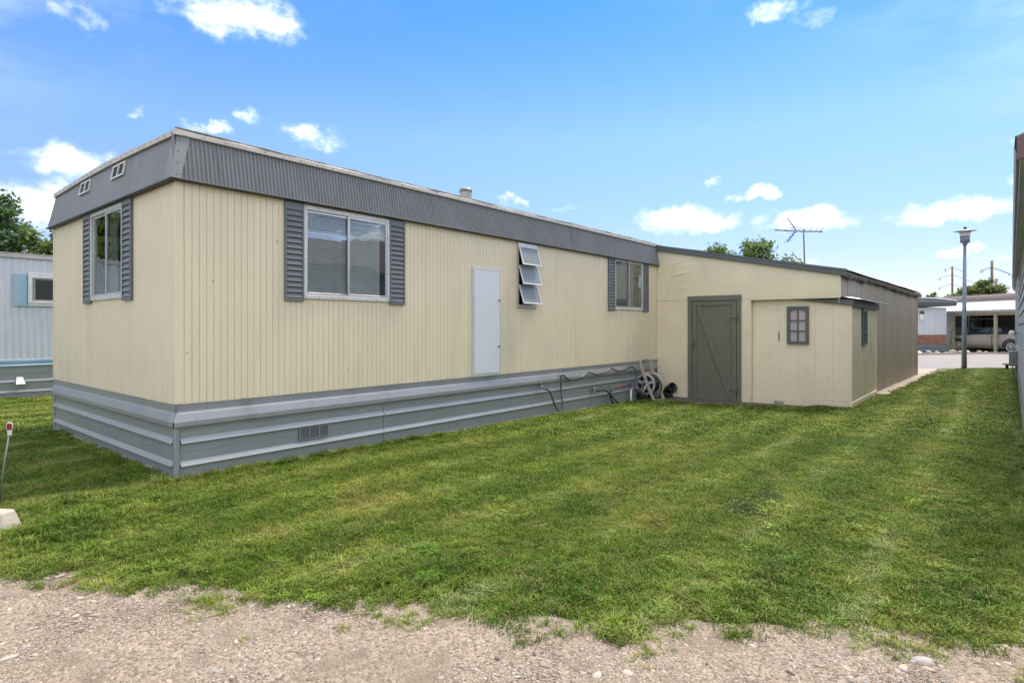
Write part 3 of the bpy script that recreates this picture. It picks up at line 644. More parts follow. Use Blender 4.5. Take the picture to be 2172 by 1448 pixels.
rv = MB(); rv.lathe([(0, .004), (.005, .003), (.007, 0)], n=6); RIV = mesh_of(rv, 'rivet', 'rivet_dark')
def rivets(parent, fr, pts, sc=1.0):
    b = Vector(fr.p(0, 0, 0)); o = (Vector(fr.p(0, 1, 0)) - b); rot = o.to_track_quat('Z', 'Y').to_euler()
    for (s, oo, z) in pts: piece('rivet', RIV, parent, fr.p(s, oo, z), (sc, sc, sc), rot)

def window(fr, s0, s1, z0, z1, nm='window'):
    """aluminium slider: outer flange, two sashes, panes"""
    w = MB(); f = 0.032
    fr.box(w, s0, s1, 0.0005, .022, z0, z0 + .045); fr.box(w, s0, s1, 0.0005, .022, z1 - .045, z1)
    fr.box(w, s0, s0 + f, 0.0007, .024, z0 + .045, z1 - .045); fr.box(w, s1 - f, s1, 0.0007, .024, z0 + .045, z1 - .045)
    win = w.build(nm, 'white_alu', home, bevel=.002)
    mid = (s0 + s1) / 2; k = 0
    for (a, b, o) in ((s0 + f, mid + .02, -.014), (mid - .02, s1 - f, .002)):
        q = MB(); t = .026; za, zb = z0 + .046, z1 - .046
        fr.box(q, a, a + t, o, o + .016, za, zb); fr.box(q, b - t, b, o, o + .016, za, zb)
        fr.box(q, a + t, b - t, o + .001, o + .015, za, za + t); fr.box(q, a + t, b - t, o + .001, o + .015, zb - t, zb)
        q.build('sash', 'aluminium', win, bevel=.0015)
        g = MB(); fr.box(g, a + t - .002, b - t + .002, o + .006, o + .009, za + t - .002, zb - t + .002); g.build('pane', 'glass', win)
    pts = [(s0 + .03 + i * (s1 - s0 - .06) / 7, .022, z) for z in (z0 + .02, z1 - .02) for i in range(8)]
    rivets(win, fr, pts, .8)
    return win
def shutter(fr, s0, s1, z0, z1):
    w = MB(); e = .022
    fr.box(w, s0, s1, 0.001, .010, z0, z1); fr.box(w, s0, s0 + e, .010, .030, z0, z1); fr.box(w, s1 - e, s1, .010, .030, z0, z1)
    fr.box(w, s0 + e, s1 - e, .010, .0295, z0, z0 + .03); fr.box(w, s0 + e, s1 - e, .010, .0295, z1 - .085, z1)
    sh = w.build('shutter', 'shutter_grey', home, bevel=.002)
    n = 16; a, b = z0 + .032, z1 - .087; h = (b - a) / n
    base = Vector(fr.p(0, 0, 0)); L = s1 - s0 - 2 * e - .004
    mb = MB(); v = []
    for s in (-L / 2, L / 2):
        for (o, z) in ((.010, h * .02), (.030, h * .03), (.031, h * .12), (.012, h * .97), (.010, h * .97)): v.append(Vector(fr.p(s, o, z)) - base)
    mb.add(v, [(0, 1, 2, 3, 4), (9, 8, 7, 6, 5)] + [(i, 5 + i, 5 + (i + 1) % 5, (i + 1) % 5) for i in range(5)])
    me = mesh_of(mb, 'slat', 'shutter_grey')
    for i in range(n): piece('slat', me, sh, fr.p((s0 + s1) / 2, 0, a + i * h))
    return sh
def blind(fr, win, s0, s1, z0, z1, o, pitch=.0235, tilt=.85):
    mb = MB(); z = z0; w = .012
    while z < z1:
        a, b = fr.p(s0, o - w * math.cos(tilt), z + w * math.sin(tilt)), fr.p(s1, o + w * math.cos(tilt), z - w * math.sin(tilt) + random.uniform(-.0012, .0012))
        p = [Vector(fr.p(s0, o - w * math.cos(tilt), z + w * math.sin(tilt))), Vector(fr.p(s1, o - w * math.cos(tilt), z + w * math.sin(tilt))), Vector(fr.p(s1, o + w * math.cos(tilt), z - w * math.sin(tilt))), Vector(fr.p(s0, o + w * math.cos(tilt), z - w * math.sin(tilt)))]
        n = Vector((0, 0, .0012)); mb.hexa([*p, *[q + n for q in p]]); z += pitch * random.uniform(.97, 1.03)
    fr.box(mb, s0, s1, o - .02, o + .02, z1, z1 + .035)
    for k in (.2, .8): fr.box(mb, s0 + (s1 - s0) * k - .002, s0 + (s1 - s0) * k + .002, o + .013, o + .0135, z0, z1)
    return mb.build('blind', 'blind_white', win, kind='stuff')
def curtain(fr, win, s0, s1, z0, z1, o, mt='curtain', amp=.02, waves=6):
    mb = MB(); mb.grid(lambda a, b: fr.p(s0 + (s1 - s0) * a, o + amp * math.sin(a * waves * 6.28 + .5 * math.sin(b * 3)) * (.6 + .4 * b) + .008 * math.sin(a * 37), z0 + (z1 - z0) * b), waves * 8, 6)
    return mb.build('curtain', mt, win)
w1 = window(LONG_F, 3.521, 4.706, 1.765, 2.805)
blind(LONG_F, w1, 3.50, 4.12, 1.80, 2.72, -.045); blind(LONG_F, w1, 4.125, 4.60, 1.80, 2.70, -.045, tilt=1.0)
shutter(LONG_F, 3.292, 3.519, 1.735, 2.815); shutter(LONG_F, 4.708, 4.955, 1.735, 2.815)
w3 = window(LONG_F, 10.381, 11.578, 1.80, 2.855)
curtain(LONG_F, w3, 10.34, 11.0, 1.78, 2.86, -.065); curtain(LONG_F, w3, 11.0, 11.32, 1.78, 2.86, -.07, waves=3); curtain(LONG_F, w3, 11.30, 11.64, 1.78, 2.86, -.10, 'curtain_brown', waves=3)
shutter(LONG_F, 10.125, 10.379, 1.775, 2.865); shutter(LONG_F, 11.58, 11.84, 1.775, 2.865)
we = window(END_F, -8.468, -7.34, 1.765, 2.815)
curtain(END_F, we, -8.5, -8.1, 1.76, 2.8, -.16, waves=5); curtain(END_F, we, -7.6, -7.3, 1.76, 2.8, -.16, waves=4)
shutter(END_F, -8.745, -8.470, 1.735, 2.845); shutter(END_F, -7.338, -7.066, 1.735, 2.845)
# tall awning window with three tilted sashes
a0, a1, z0, z1 = OPEN_L[1][0] - .012, OPEN_L[1][1] + .012, 1.762, 2.805
mb = MB(); LONG_F.box(mb, a0, a1, .0006, .026, z1 - .05, z1); LONG_F.box(mb, a0, a1, .0006, .03, z0, z0 + .05)
LONG_F.box(mb, a0, a0 + .03, .0007, .024, z0 + .05, z1 - .05); LONG_F.box(mb, a1 - .03, a1, .0007, .024, z0 + .05, z1 - .05)
aw = mb.build('awning_window', 'aluminium', home, bevel=.002)
rivets(aw, LONG_F, [(a0 + .02 + i * .07, .026, z1 - .02) for i in range(6)] + [(a0 + .012, .024, z0 + .1 + i * .1) for i in range(9)], .8)
hh = (z1 - z0 - .10) / 3
for k in range(3):
    top = z1 - .05 - k * hh; ang = R(16 + 1.2 * k); L = hh * 1.02
    Mx = Matrix.Translation((XW + .026, 0, top - .004)) @ Matrix.Rotation(ang, 4, 'Y')   # swings the bottom edge out
    Mx = Matrix.Translation((XW + .026, 0, top - .004)) @ Matrix.Rotation(-ang, 4, 'Y')
    q = MB(); t = .02
    q.box(0, .016, a0 + .004, a0 + .004 + t, -L, 0).box(0, .016, a1 - .004 - t, a1 - .004, -L, 0).box(.001, .015, a0 + .004 + t, a1 - .004 - t, -t, 0).box(.001, .015, a0 + .004 + t, a1 - .004 - t, -L, -L + t)
    sash = q.xf(Mx).build('sash', 'white_alu', aw, bevel=.0015)
    q = MB().box(.006, .009, a0 + .02, a1 - .02, -L + .015, -.015).xf(Mx); q.build('pane', 'frosted', aw)
# white access panel
y0, y1, z0, z1 = 6.236, 6.860, 0.712, 2.333
mb = MB(); LONG_F.box(mb, y0 + .035, y1 - .035, .001, .026, z0 + .04, z1 - .05); ad = mb.build('access_panel', 'panel_white', home, bevel=.003)
mb = MB(); LONG_F.box(mb, y0, y0 + .034, .0008, .022, z0, z1); LONG_F.box(mb, y1 - .034, y1, .0008, .022, z0, z1); LONG_F.box(mb, y0 + .034, y1 - .034, .0008, .0215, z0, z0 + .038); LONG_F.box(mb, y0 + .034, y1 - .034, .0008, .0215, z1 - .048, z1)
mb.build('panel_frame', 'white_alu', ad, bevel=.002)
rivets(ad, LONG_F, [(s, .022, z0 + .08 + i * .21) for s in (y0 + .015, y1 - .015) for i in range(8)] + [(y0 + .06 + i * .1, .0215, z1 - .02) for i in range(6)], .7)
kn = MB(); kn.lathe([(0, .03), (.012, .028), (.014, .01), (.009, 0)], n=10); KN = mesh_of(kn, 'knob', 'steel_dark')
for z in (1.15, 1.86): piece('latch', KN, ad, (XW + .026, y1 - .055, z), rot=(0, R(90), 0))
# mansard: sloping corrugated sheets
ZB, ZT = 2.835, 3.262; OB, OT = .06, -.02
def mans_long(ya, yb):
    mb = MB(); p = .041; n = int(round((yb - ya) / p)); p = (yb - ya) / n; prof = [(0, 0), (.14, .0), (.30, .013), (.50, .015), (.66, .003), (.72, 0)]
    ys_ = [(ya + (i + t) * p, o) for i in range(n) for t, o in prof] + [(yb, 0)]
    vs = []
    for (o0, z) in ((OB, ZB), (OT, ZT)):
        for (y, o) in ys_: vs.append((XW + o0 + o, y, z))
    k = len(ys_); mb.add(vs, [(i, i + 1, k + i + 1, k + i) for i in range(k - 1)])
    return mb
yy = Y0 - .03
for i in range(8):
    y2 = min(yy + 1.30, 12.31); o = mans_long(yy + .002 * (i % 2), y2 + (.004 if i < 7 else 0)).build('mansard_sheet', 'grey_metal', home, fix=False); o.location.x += .0012 * (i % 2); yy = y2
mb = MB(); n = 120
def ends(a, b):
    x0, x1 = (HX0 - OB + (XW + OB - HX0 + OB) * a), (HX0 - OT + (XW + OT - HX0 + OT) * a); x = x0 + (x1 - x0) * b
    w = .0016 * math.sin(x * 2 * math.pi / .041) + .004 * mnoise.noise((x * 2.2, b * 1.5, 3))
    return (x, Y0 - (OB + (OT - OB) * b) - w, ZB + (ZT + .5 * arch(x) - ZB) * b)
def arch(x): t = (x - HX0) / (XW - HX0); return .075 * math.sin(math.pi * cl(t))
mb.grid(ends, 620, 2, smooth=True); mb.build('mansard_sheet', 'grey_metal_end', home, fix=False)
# corner cap, lips, soffit returns
mb = MB(); e = .003
cb, ct = (XW + OB + .016, Y0 - OB - .006), (XW + OT + .016, Y0 - OT - .006)
mb.add([(cb[0], cb[1], ZB), (ct[0], ct[1], ZT), (ct[0], ct[1] + .12, ZT), (cb[0] + .001, cb[1] + .085, ZB), (ct[0] - .10, ct[1] - .0, ZT), (cb[0] - .16, cb[1] - .001, ZB)], [(0, 3, 2, 1), (0, 1, 4, 5)])
cc = mb.build('corner_cap', 'grey_metal', home, fix=False)
rivets(cc, LONG_F, [(Y0 + .04 - .06 * (1 - t) , OT + .017 + (OB - OT) * (1 - t), ZB + (ZT - ZB) * t) for t in (.08, .35, .62, .88)], .9)
mb = MB(); mb.box(XW - .012, XW + OB + .014, Y0 - OB - .01, 12.315, ZB - .012, ZB + .006).box(HX0 - OB, XW + OB + .014, Y0 - OB - .012, Y0 + .004, ZB - .016, ZB + .002); mb.build('mansard_lip', 'dark_lip', home, bevel=.004)
mb = MB(); mb.add([(XW + OB + .016, 12.312, ZB), (XW + OT + .016, 12.312, ZT), (XW - .25, 12.312, ZT), (XW - .25, 12.312, ZB)], [(0, 1, 2, 3)]); mb.build('mansard_end', 'grey_metal', home, fix=False)
# drip edge and roof
mb = MB(); mb.box(XW - .06, XW + OT + .034, Y0 - .002, HY1, ZT - .004, ZT + .048); de = mb.build('drip_edge', 'drip_edge', home, bevel=.006)
n = 24
ed = MB()
for i in range(n):
    a, b = i / n, (i + 1) / n; xa, xb = HX0 + .02 + (XW - HX0 - .0) * a, HX0 + .02 + (XW - HX0 - .0) * b; za, zb = ZT + arch(xa) * .5, ZT + arch(xb) * .5; yf = Y0 - .008
    ed.hexa([(xa, yf, za - .006), (xb, yf, zb - .006), (xb, yf + .06, zb - .006), (xa, yf + .06, za - .006), (xa, yf, za + .047), (xb, yf, zb + .047), (xb, yf + .06, zb + .047), (xa, yf + .06, za + .047)])
de2 = ed.build('drip_edge', 'drip_edge', home)
rivets(de, LONG_F, [(Y0 + .05 + i * .205, OT + .034, ZT + .022 + random.uniform(-.004, .004)) for i in range(50)], 1.0)
rivets(de2, END_F, [(XW - .06 - i * .175, .0085, ZT + .02 + arch(XW - .06 - i * .175) * .5) for i in range(24)], 1.0)
mb = MB(); mb.grid(lambda a, b: (HX0 + (XW - HX0 + .005) * a, Y0 + .02 + (HY1 - Y0) * b, ZT + .045 + arch(HX0 + (XW - HX0) * a)), 24, 40)
mb.grid(lambda a, b: (HX0 + (XW - HX0 + .0) * a, Y0 + .02, ZT - .3 + (.345 + arch(HX0 + (XW - HX0) * a)) * b), 24, 1); mb.build('roof', 'roof_white', home, fix=False)
tb = MB(); random.seed(5)
for side in range(1):
    pts = [(XW + .0 + random.uniform(-.008, .004), Y0 + i * .22, ZT + .055 + random.uniform(-.004, .006)) for i in range(48)]; tb.tube(pts, .013, 6)
tb.build('roof_sealant', 'roll_roofing', home)
mb = MB(); mb.lathe([(.06, 3.34), (.06, 3.62), (.075, 3.63), (.10, 3.65), (.105, 3.67), (.10, 3.72), (.105, 3.735), (.105, 3.79), (.08, 3.81), (0, 3.815)], (-7.0, 7.18, 0), 20); vc = mb.build('roof_vent', 'galv', home)
mb = MB(); mb.lathe([(.106, 3.735), (.114, 3.745), (.114, 3.78), (.106, 3.79)], (-7.0, 7.18, 0), 20); mb.build('vent_band', 'roll_roofing', vc)
# louvre vents in the end mansard
for (x0, x1) in ((-7.70, -7.30), (-8.92, -8.52)):
    def onm(x, t, o): return (x, Y0 - (OB + (OT - OB) * t) - o, ZB + (ZT - ZB) * t)
    sk = .03
    def slab(mb, xa, xb, ta, tb_, o0, o1):
        p = [onm(xa, ta, o0), onm(xb, ta, o0), onm(xb, tb_, o0), onm(xa, tb_, o0), onm(xa, ta, o1), onm(xb, ta, o1), onm(xb, tb_, o1), onm(xa, tb_, o1)]; mb.hexa(p)
    q = MB()
    for (xa, xb, ta, tb_) in ((x0, x1, .62, .665), (x0, x1, .945, .99), (x0, x0 + .025, .66, .95), (x1 - .025, x1, .66, .95), ((x0 + x1) / 2 - .014, (x0 + x1) / 2 + .014, .66, .95)): slab(q, xa, xb, ta, tb_, .006, .024)
    v = q.build('gable_vent', 'white_alu', home, fix=True)
    q = MB(); slab(q, x0 + .01, x1 - .01, .65, .96, .004, .008); q.build('vent_screen', 'black_plastic', v)
    q = MB()
    for k in range(7): t = .68 + k * .04; slab(q, x0 + .02, x1 - .02, t, t + .012, .008, .016)
    q.build('vent_louvres', 'steel_dark', v, kind='stuff')
# skirting: ribbed sheets and the two-piece top band
SK = [(-.012, -.30), (-.012, .118), (.016, .121), (.018, .129), (-.008, .172), (-.012, .174), (-.012, .255), (-.008, .257), (-.008, .262), (-.012, .264), (-.012, .335), (.016, .338), (.018, .346), (-.008, .392), (-.012, .394), (-.012, .455), (-.008, .457), (-.008, .462), (-.012, .464), (-.012, .56)]
BAND = [(-.01, .497), (.022, .500), (.027, .510), (.027, .550), (.004, .622), (-.003, .636), (-.005, .646), (-.005, .714), (-.012, .7145)]
def slope_z(y): return 0.0
yj = [Y0 + .045, 4.63, 7.05, 9.5, 12.30]
for i in range(4):
    mb = MB(); mb.extr([(o + .002 * (i % 2), z) for o, z in SK], (XW, yj[i] + (.004 if i else 0), 0), (XW, yj[i + 1], 0), (1, 0, 0)); sk_ = mb.build('skirt_sheet', 'skirt_metal', home, fix=False)
    if i == 0:
        vn = MB(); LONG_F.box(vn, 3.47, 3.84, -.010, .004, .195, .325); v = vn.build('skirt_vent', 'steel_dark', home)
        fr_ = MB()
        for s in (3.47, 3.588, 3.712, 3.828): LONG_F.box(fr_, s, s + .012, .004, .012, .195, .325)
        LONG_F.box(fr_, 3.47, 3.84, .0042, .0115, .195, .203); LONG_F.box(fr_, 3.47, 3.84, .0042, .0115, .317, .325); fr_.build('vent_frame', 'skirt_trim', v)
        lv = MB()
        for s in (3.484, 3.602, 3.726):
            for k in range(9): LONG_F.box(lv, s + .002, s + .098, .0041, .0085, .208 + k * .012, .213 + k * .012)
        lv.build('vent_louvres', 'far_grey', v, kind='stuff')
for (xa, xb) in ((XW - .045, -8.15), (-8.15, HX0 + .04)):
    mb = MB(); mb.extr(SK, (xa, Y0, 0), (xb, Y0, 0), (0, -1, 0)); mb.build('skirt_sheet', 'skirt_metal', home, fix=False)
for (ya, yb) in ((Y0 - .02, 5.4), (5.404, 8.6), (8.604, 12.31)):
    mb = MB(); mb.extr([(o + random.uniform(0, .002), z) for o, z in BAND], (XW, ya, 0), (XW, yb, 0), (1, 0, 0)); mb.build('skirt_band', 'skirt_trim', home, fix=False)
mb = MB(); mb.extr(BAND, (XW + .02, Y0, 0), (HX0 - .02, Y0, 0), (0, -1, 0)); mb.build('skirt_band', 'skirt_trim', home, fix=False)
mb = MB(); mb.box(XW - .043, XW + .010, Y0 - .012, Y0 + .043, -.3, .505); mb.build('skirt_corner', 'skirt_trim', home, bevel=.012)
mb = MB(); mb.box(HX0 - .006, HX0 + .04, Y0 - .010, Y0 + .04, -.3, .505); mb.build('skirt_corner', 'skirt_trim', home, bevel=.01)
mb = MB(); mb.box(HX0 + .03, XW - .02, Y0 + .02, HY1, -.3, -.01); mb.build('skirt_sill', 'concrete', home)
# dust and limewash line of concrete at the foot of the skirting
mb = MB()
for i in range(40):
    ya, yb = Y0 + i * .2525, Y0 + (i + 1) * .2525; z = G(XW, ya) + .028 + random.uniform(-.006, .008); mb.box(XW - .02, XW + .004 + random.uniform(0, .004), ya, yb, -.3, z)
for i in range(17):
    xa, xb = HX0 + i * .2505, HX0 + (i + 1) * .2505; mb.box(xa, xb, Y0 - .006 - random.uniform(0, .004), Y0 + .02, -.3, .03 + random.uniform(-.006, .012))
mb.build('footing', 'concrete', home)
def bib(y, z, handle):
    q = MB(); q.lathe([(.022, 0), (.022, .006), (.011, .008), (.011, .05), (.017, .052), (.017, .07), (.010, .072)], (XW - .006, y, z), 10, 'x'); q.tube([(XW + .055, y, z), (XW + .075, y, z - .02), (XW + .08, y, z - .045)], .011, 8)
    o = q.build('hose_bib', 'brass', home); h = MB(); h.lathe([(.0, .0), (.03, .002), (.033, .008), (.03, .014), (0, .016)], (XW + .045, y, z + .02), 10); h.tube([(XW + .045, y, z), (XW + .045, y, z + .025)], .006, 6); h.build('tap_handle', handle, o)
bib(7.85, .47, 'green_plastic'); bib(9.52, .265, 'brass')
def scuff(y, z, w, h, sd_):
    r = random.Random(sd_); n = 14; pts = []
    for i in range(n):
        a = 2 * math.pi * i / n; k = r.uniform(.45, 1.0); pts.append((y + w * k * math.cos(a), z + h * k * math.sin(a)))
    mb = MB(); mb.prism(pts, 'x', XW + .0012, XW + .0016); mb.build('paint_scuff', 'panel_white', home)
scuff(8.42, 1.02, .035, .09, 1); scuff(8.40, .93, .02, .05, 2); scuff(5.42, .79, .05, .025, 3); scuff(5.62, .80, .03, .015, 4); scuff(5.15, .775, .03, .012, 5)
rivets(home, LONG_F, [(3.215, .001, 2.37), (3.218, .001, 2.355), (2.55, .001, 1.9), (2.31, .001, 1.2), (4.1, .001, .95), (5.3, .001, 1.3), (9.0, .001, 1.5)], .9)
hooks = [(8.43, .60), (9.32, .603), (10.15, .628), (10.95, .615)]
for (y, z) in hooks:
    q = MB(); q.tube([(XW + .01, y, z), (XW + .05, y, z - .012), (XW + .065, y, z + .012)], .006, 6); q.build('hose_hook', 'steel_dark', home)

# ------------------------------------------------------------------ lean-to shed
YS = 12.284
shed = empty('lean_to_shed', (-4.1, YS, -.12), 'cream plywood lean-to shed with green braced door built against the mobile home', 'shed')
SF = Fr(lambda s, o, z: (s, YS - o, z))
def roofz(x): return 3.215 + (x + 5.907) * (2.445 - 3.215) / (5.907 - 2.168)
# upper plywood sheet with the blistered paint
XU0, XU1 = -5.945, -2.292
def blister(x, z):
    d = 0.0
    for (bx, bz, L, hgt, a) in ((-5.50, 2.86, .28, .018, .010), (-5.22, 2.80, .20, .014, .008), (-5.38, 2.62, .30, .020, .016), (-5.52, 2.32, .16, .014, .010), (-5.30, 2.30, .18, .014, .010), (-5.05, 2.92, .12, .012, .006), (-5.6, 2.98, .12, .01, .006), (-5.35, 2.60, .12, .01, .008)):
        dx, dz = (x - bx) / (L / 2), (z - bz - .03 * (x - bx) - .02 * math.sin(9 * (x - bx))) / hgt; q = dx * dx + dz * dz
        if q < 4: d += a * math.exp(-q * 1.2)
    return d + .0035 * mnoise.noise((x * 1.3, z * 3, 0))
mb = MB(); mb.grid(lambda a, b: (lambda x: (lambda z: (x, YS - .001 - blister(x, z), z))(2.03 + (roofz(x) - 2.03) * b))(XU0 + (XU1 - XU0) * a), 260, 90)
mb.build('wall_panel', 'cream_plywood', shed, fix=False)
mb = MB(); mb.prism([(XU0, 2.031), (XU1, 2.031), (XU1, roofz(XU1) - .004), (XU0, roofz(XU0) - .004)], 'y', YS + .004, YS + .06); mb.build('wall_frame', 'cream_plywood', shed)
def ply(x0, x1, z0, z1, o0=-.05, o1=0.0):
    mb = MB(); SF.box(mb, x0, x1, o0, o1, z0, z1); return mb.build('wall_panel', 'cream_plywood', shed, bevel=.003)
ply(-5.945, -5.205, -.16, 2.026, o1=.002); ply(-4.072, -3.885, -.13, 2.026, -.13, .004)
ply(-5.2, -4.075, 2.004, 2.0275, o1=-.002)
mb = MB(); SF.box(mb, -3.884, XU1, -.05, .001, 1.992, 2.029); mb.build('wall_panel', 'cream_plywood', shed, bevel=.002)
random.seed(77)
nl = bpy.data.objects.get('wall_panel.001')
rivets(nl, SF, [(-5.90 + random.uniform(-.01, .01), .0025, .05 + i * .31 + random.uniform(-.05, .05)) for i in range(6)] + [(-5.25, .0025, .1 + i * .33) for i in range(6)] + [(-5.6 + random.uniform(-.03, .03), .0025, .2 + i * .5) for i in range(3)], .7)
# door
mb = MB(); SF.box(mb, -5.209, -5.118, .002, .034, -.15, 2.004); SF.box(mb, -4.158, -4.070, .002, .034, -.128, 2.004); SF.box(mb, -5.215, -4.064, .002, .037, 2.005, 2.112)
dfm = mb.build('door_frame', 'door_green', shed, bevel=.003)
mb = MB(); SF.box(mb, -5.110, -4.166, -.03, .006, -.135, 1.996); dr = mb.build('door', 'door_green', shed, bevel=.002)
def board(pts, o0, o1, nm='board', mt='door_green', par=None):
    mb = MB(); n = len(pts); mb.prism(pts, 'y', YS - o1, YS - o0); return mb.build(nm, mt, par or dr, bevel=.003)
def rect(x0, x1, z0, z1): return [(x0, z0), (x1, z0), (x1, z1), (x0, z1)]
board(rect(-5.108, -5.020, -.133, 1.994), .006, .026); board(rect(-4.262, -4.168, -.133, 1.994), .006, .026)
board(rect(-5.018, -4.264, 1.905, 1.994), .006, .0255); board(rect(-5.018, -4.264, -.133, -.03), .006, .0255)
board([(-5.020, 1.86), (-4.975, 1.893), (-4.905, 1.893), (-4.262, .03), (-4.262, -.03), (-4.305, -.028), (-4.36, .02)], .0058, .030, 'brace')
board(rect(-4.36, -4.264, 1.56, 1.70), .006, .022, 'hinge_block')
for z in (1.63, .12):
    q = MB(); SF.box(q, -4.31, -4.165, .026, .031, z - .012, z + .012); SF.box(q, -4.150, -4.115, .034, .039, z - .05, z + .05); h = q.build('hinge', 'steel_dark', dr)
    q = MB(); q.tube([(-4.158, YS - .038, z - .045), (-4.158, YS - .038, z + .045)], .008, 8); q.build('hinge_pin', 'steel_dark', h)
q = MB(); q.tube([(-5.065, YS - .028, 1.02), (-5.065, YS - .062, 1.025), (-5.065, YS - .062, 1.13), (-5.065, YS - .028, 1.135)], .008, 8); SF.box(q, -5.085, -5.045, .026, .030, .985, 1.02); SF.box(q, -5.085, -5.045, .026, .030, 1.135, 1.17); q.build('door_handle', 'steel_dark', dr)
rivets(dr, SF, [(-5.065 + i * .13, .0257, .96 + .0) for i in range(0)] + [(-4.215, .0262, .25 + i * .27) for i in range(6)] + [(-4.9 + i * .18, .0257, -.085) for i in range(4)] + [(-4.85 + i * .2, .0257, 1.95) for i in range(3)], .8)
rivets(dfm, SF, [(-4.115, .034, .35 + i * .25) for i in range(6)], .8)
# fascia and metal roof, running up on to the home's roof
mb = MB(); mb.prism([(-5.96, roofz(-5.96) - .055), (-2.175, roofz(-2.175) - .055), (-2.165, roofz(-2.165) + .055), (-5.96, roofz(-5.96) + .055)], 'y', YS - .045, YS + .02); fs = mb.build('fascia', 'fascia_green', shed, bevel=.004)
def rz(x, y): return roofz(x) + .062 + .008 * mnoise.noise((x * .8, y * .5, 2))
RX0, RX1 = -6.62, -2.14
mb = MB(); nrib = 42
def rfn(a, b):
    x = RX0 + (RX1 - RX0) * a; y = YS - .065 + (22.35 - YS + .065) * b; sh_ = (x - RX1) * 0
    k = (y * 3.2) % 1.0; return (x + (sideX(y) + 2.29) * a, y, rz(x, y) + (.012 if k < .12 else 0))
mb.grid(rfn, 24, 260, smooth=False); mb.build('roof', 'galv', shed, fix=False)
mb = MB(); mb.prism([(RX0, roofz(RX0) + .052), (RX1, roofz(RX1) + .052), (RX1, roofz(RX1) + .061), (RX0, roofz(RX0) + .061)], 'y', YS - .060, YS + .05); mb.build('roof_edge_strip', 'galv', shed)
# street side wall of tan sheets
def sidep(t, o): # t metres along, o outward
    L = 9.931; y = 12.33 + t * (9.926 / L); x = sideX(y); nxv, nyv = 9.926 / L, -.319 / L
    return (x + nxv * o, y + nyv * o)
t = 0.0; i = 0; random.seed(21)
SIDE = Fr(lambda s, o, z: (*sidep(s, o), z))
while t < 9.9:
    w = random.choice((.40, .61, .61, .5)); w = min(w, 9.93 - t); o = random.uniform(-.006, .006); zb = G(sideX(12.3 + t), 12.3 + t) + .015 + random.uniform(-.015, .03)
    mb = MB(); n = max(2, int(w / .2)); ln = random.uniform(-.012, .012)
    top = 2.42
    for k in range(n):
        a, b = t + k * w / n + (.004 if k == 0 else .008), t + (k + 1) * w / n
        p = []
        for z in (zb if t > 2.9 else 1.9, top):
            ll = ln * (z / 2.4)
            p += [(*sidep(a + ll, o - .01), z), (*sidep(b + ll, o - .01), z), (*sidep(b + ll, o + .008), z), (*sidep(a + ll, o + .008), z)]
        mb.hexa(p)
    zq = zb if t > 2.9 else 1.95
    q = [(*sidep(t + .001, o - .03), zq), (*sidep(t + w, o - .03), zq), (*sidep(t + w, o - .009), zq), (*sidep(t + .001, o - .009), zq)]; mb.hexa(q + [(x, y, top) for x, y, _ in q])
    mb.build('side_panel', 'tan_upper' if t < 2.2 else 'tan_wall', shed); t += w; i += 1
mb = MB(); mb.box(-2.292, -2.262, YS - .004, YS + .055, 1.99, roofz(-2.29)); mb.build('corner_trim', 'cream_plywood', shed, bevel=.003)
mb = MB(); a_ = sidep(9.90, .0); mb.box(a_[0] - .06, a_[0] + .022, a_[1], a_[1] + .07, -.06, 2.42); mb.build('corner_trim', 'tan_upper', shed, bevel=.004)
mb = MB().box(-5.9, a_[0] - .02, 22.3, 22.34, -.1, 2.5); mb.build('rear_wall', 'tan_wall', shed)
# ragged asphalt roll edge hanging over the side
mb = MB(); n = 150
prof = [(-.35, .05), (-.10, .035), (.03, .02), (.075, -.012), (.082, -.055), (.055, -.095), (.02, -.10)]
pv = []
for i in range(n + 1):
    t = -.02 + 10.1 * i / n; y = 12.33 + t * .9995; zed = roofz(-2.20) + .035
    for k, (o, dz) in enumerate(prof):
        s1 = mnoise.noise((t * 2.1, k * .7, 1)) * .018 + mnoise.noise((t * 9, k * 1.9, 4)) * .014 + mnoise.noise((t * 30, k * 3, 4)) * .006
        x, yy_ = sidep(t, o + .03 + s1); pv.append((x, yy_, zed + dz * (1 + .5 * mnoise.noise((t * 3, 8, 2))) + s1 * .9 + .02 * math.sin(t * .55) * (t > 2)))
k = len(prof); mb.add(pv, [(i * k + j, i * k + j + 1, (i + 1) * k + j + 1, (i + 1) * k + j) for i in range(n) for j in range(k - 1)], False)
mb.build('roofing_edge', 'roll_roofing', shed, fix=False)

# ------------------------------------------------------------------ storage closet tucked under the shed's eave
YC, XC = 12.395, -2.102
clo = empty('storage_closet', (-3.0, YC, -.09), 'small cream storage closet with corrugated roof and two little arched windows at shed corner', 'closet')
CF = Fr(lambda s, o, z: (s, YC - o, z)); CS = Fr(lambda s, o, z: (XC + o, s, z))
xs_ = [-3.882, -3.70, -3.37, -3.04, -2.71, -2.40, -2.145]
for i in range(6):
    a, b = xs_[i], xs_[i + 1]; zt = lambda x: 2.02 - max(0, x + 3.1) * .12
    mb = MB(); mb.prism([(a + .0006, .045), (b - .0006, .045), (b - .0006, zt(b)), (a + .0006, zt(a))], 'y', YC, YC + .02); mb.build('wall_board', 'cream_closet', clo, bevel=.002)
mb = MB(); mb.prism([(-3.882, -.1), (XC - .02, -.1), (XC - .02, 1.88), (-3.1, 2.01), (-3.882, 2.01)], 'y', YC + .012, YC + .03); mb.build('wall', 'cream_closet', clo)
mb = MB(); mb.box(XC - .045, XC + .008, YC - .010, YC + .04, -.06, 1.86); mb.build('corner_trim', 'cream_closet', clo, bevel=.004)
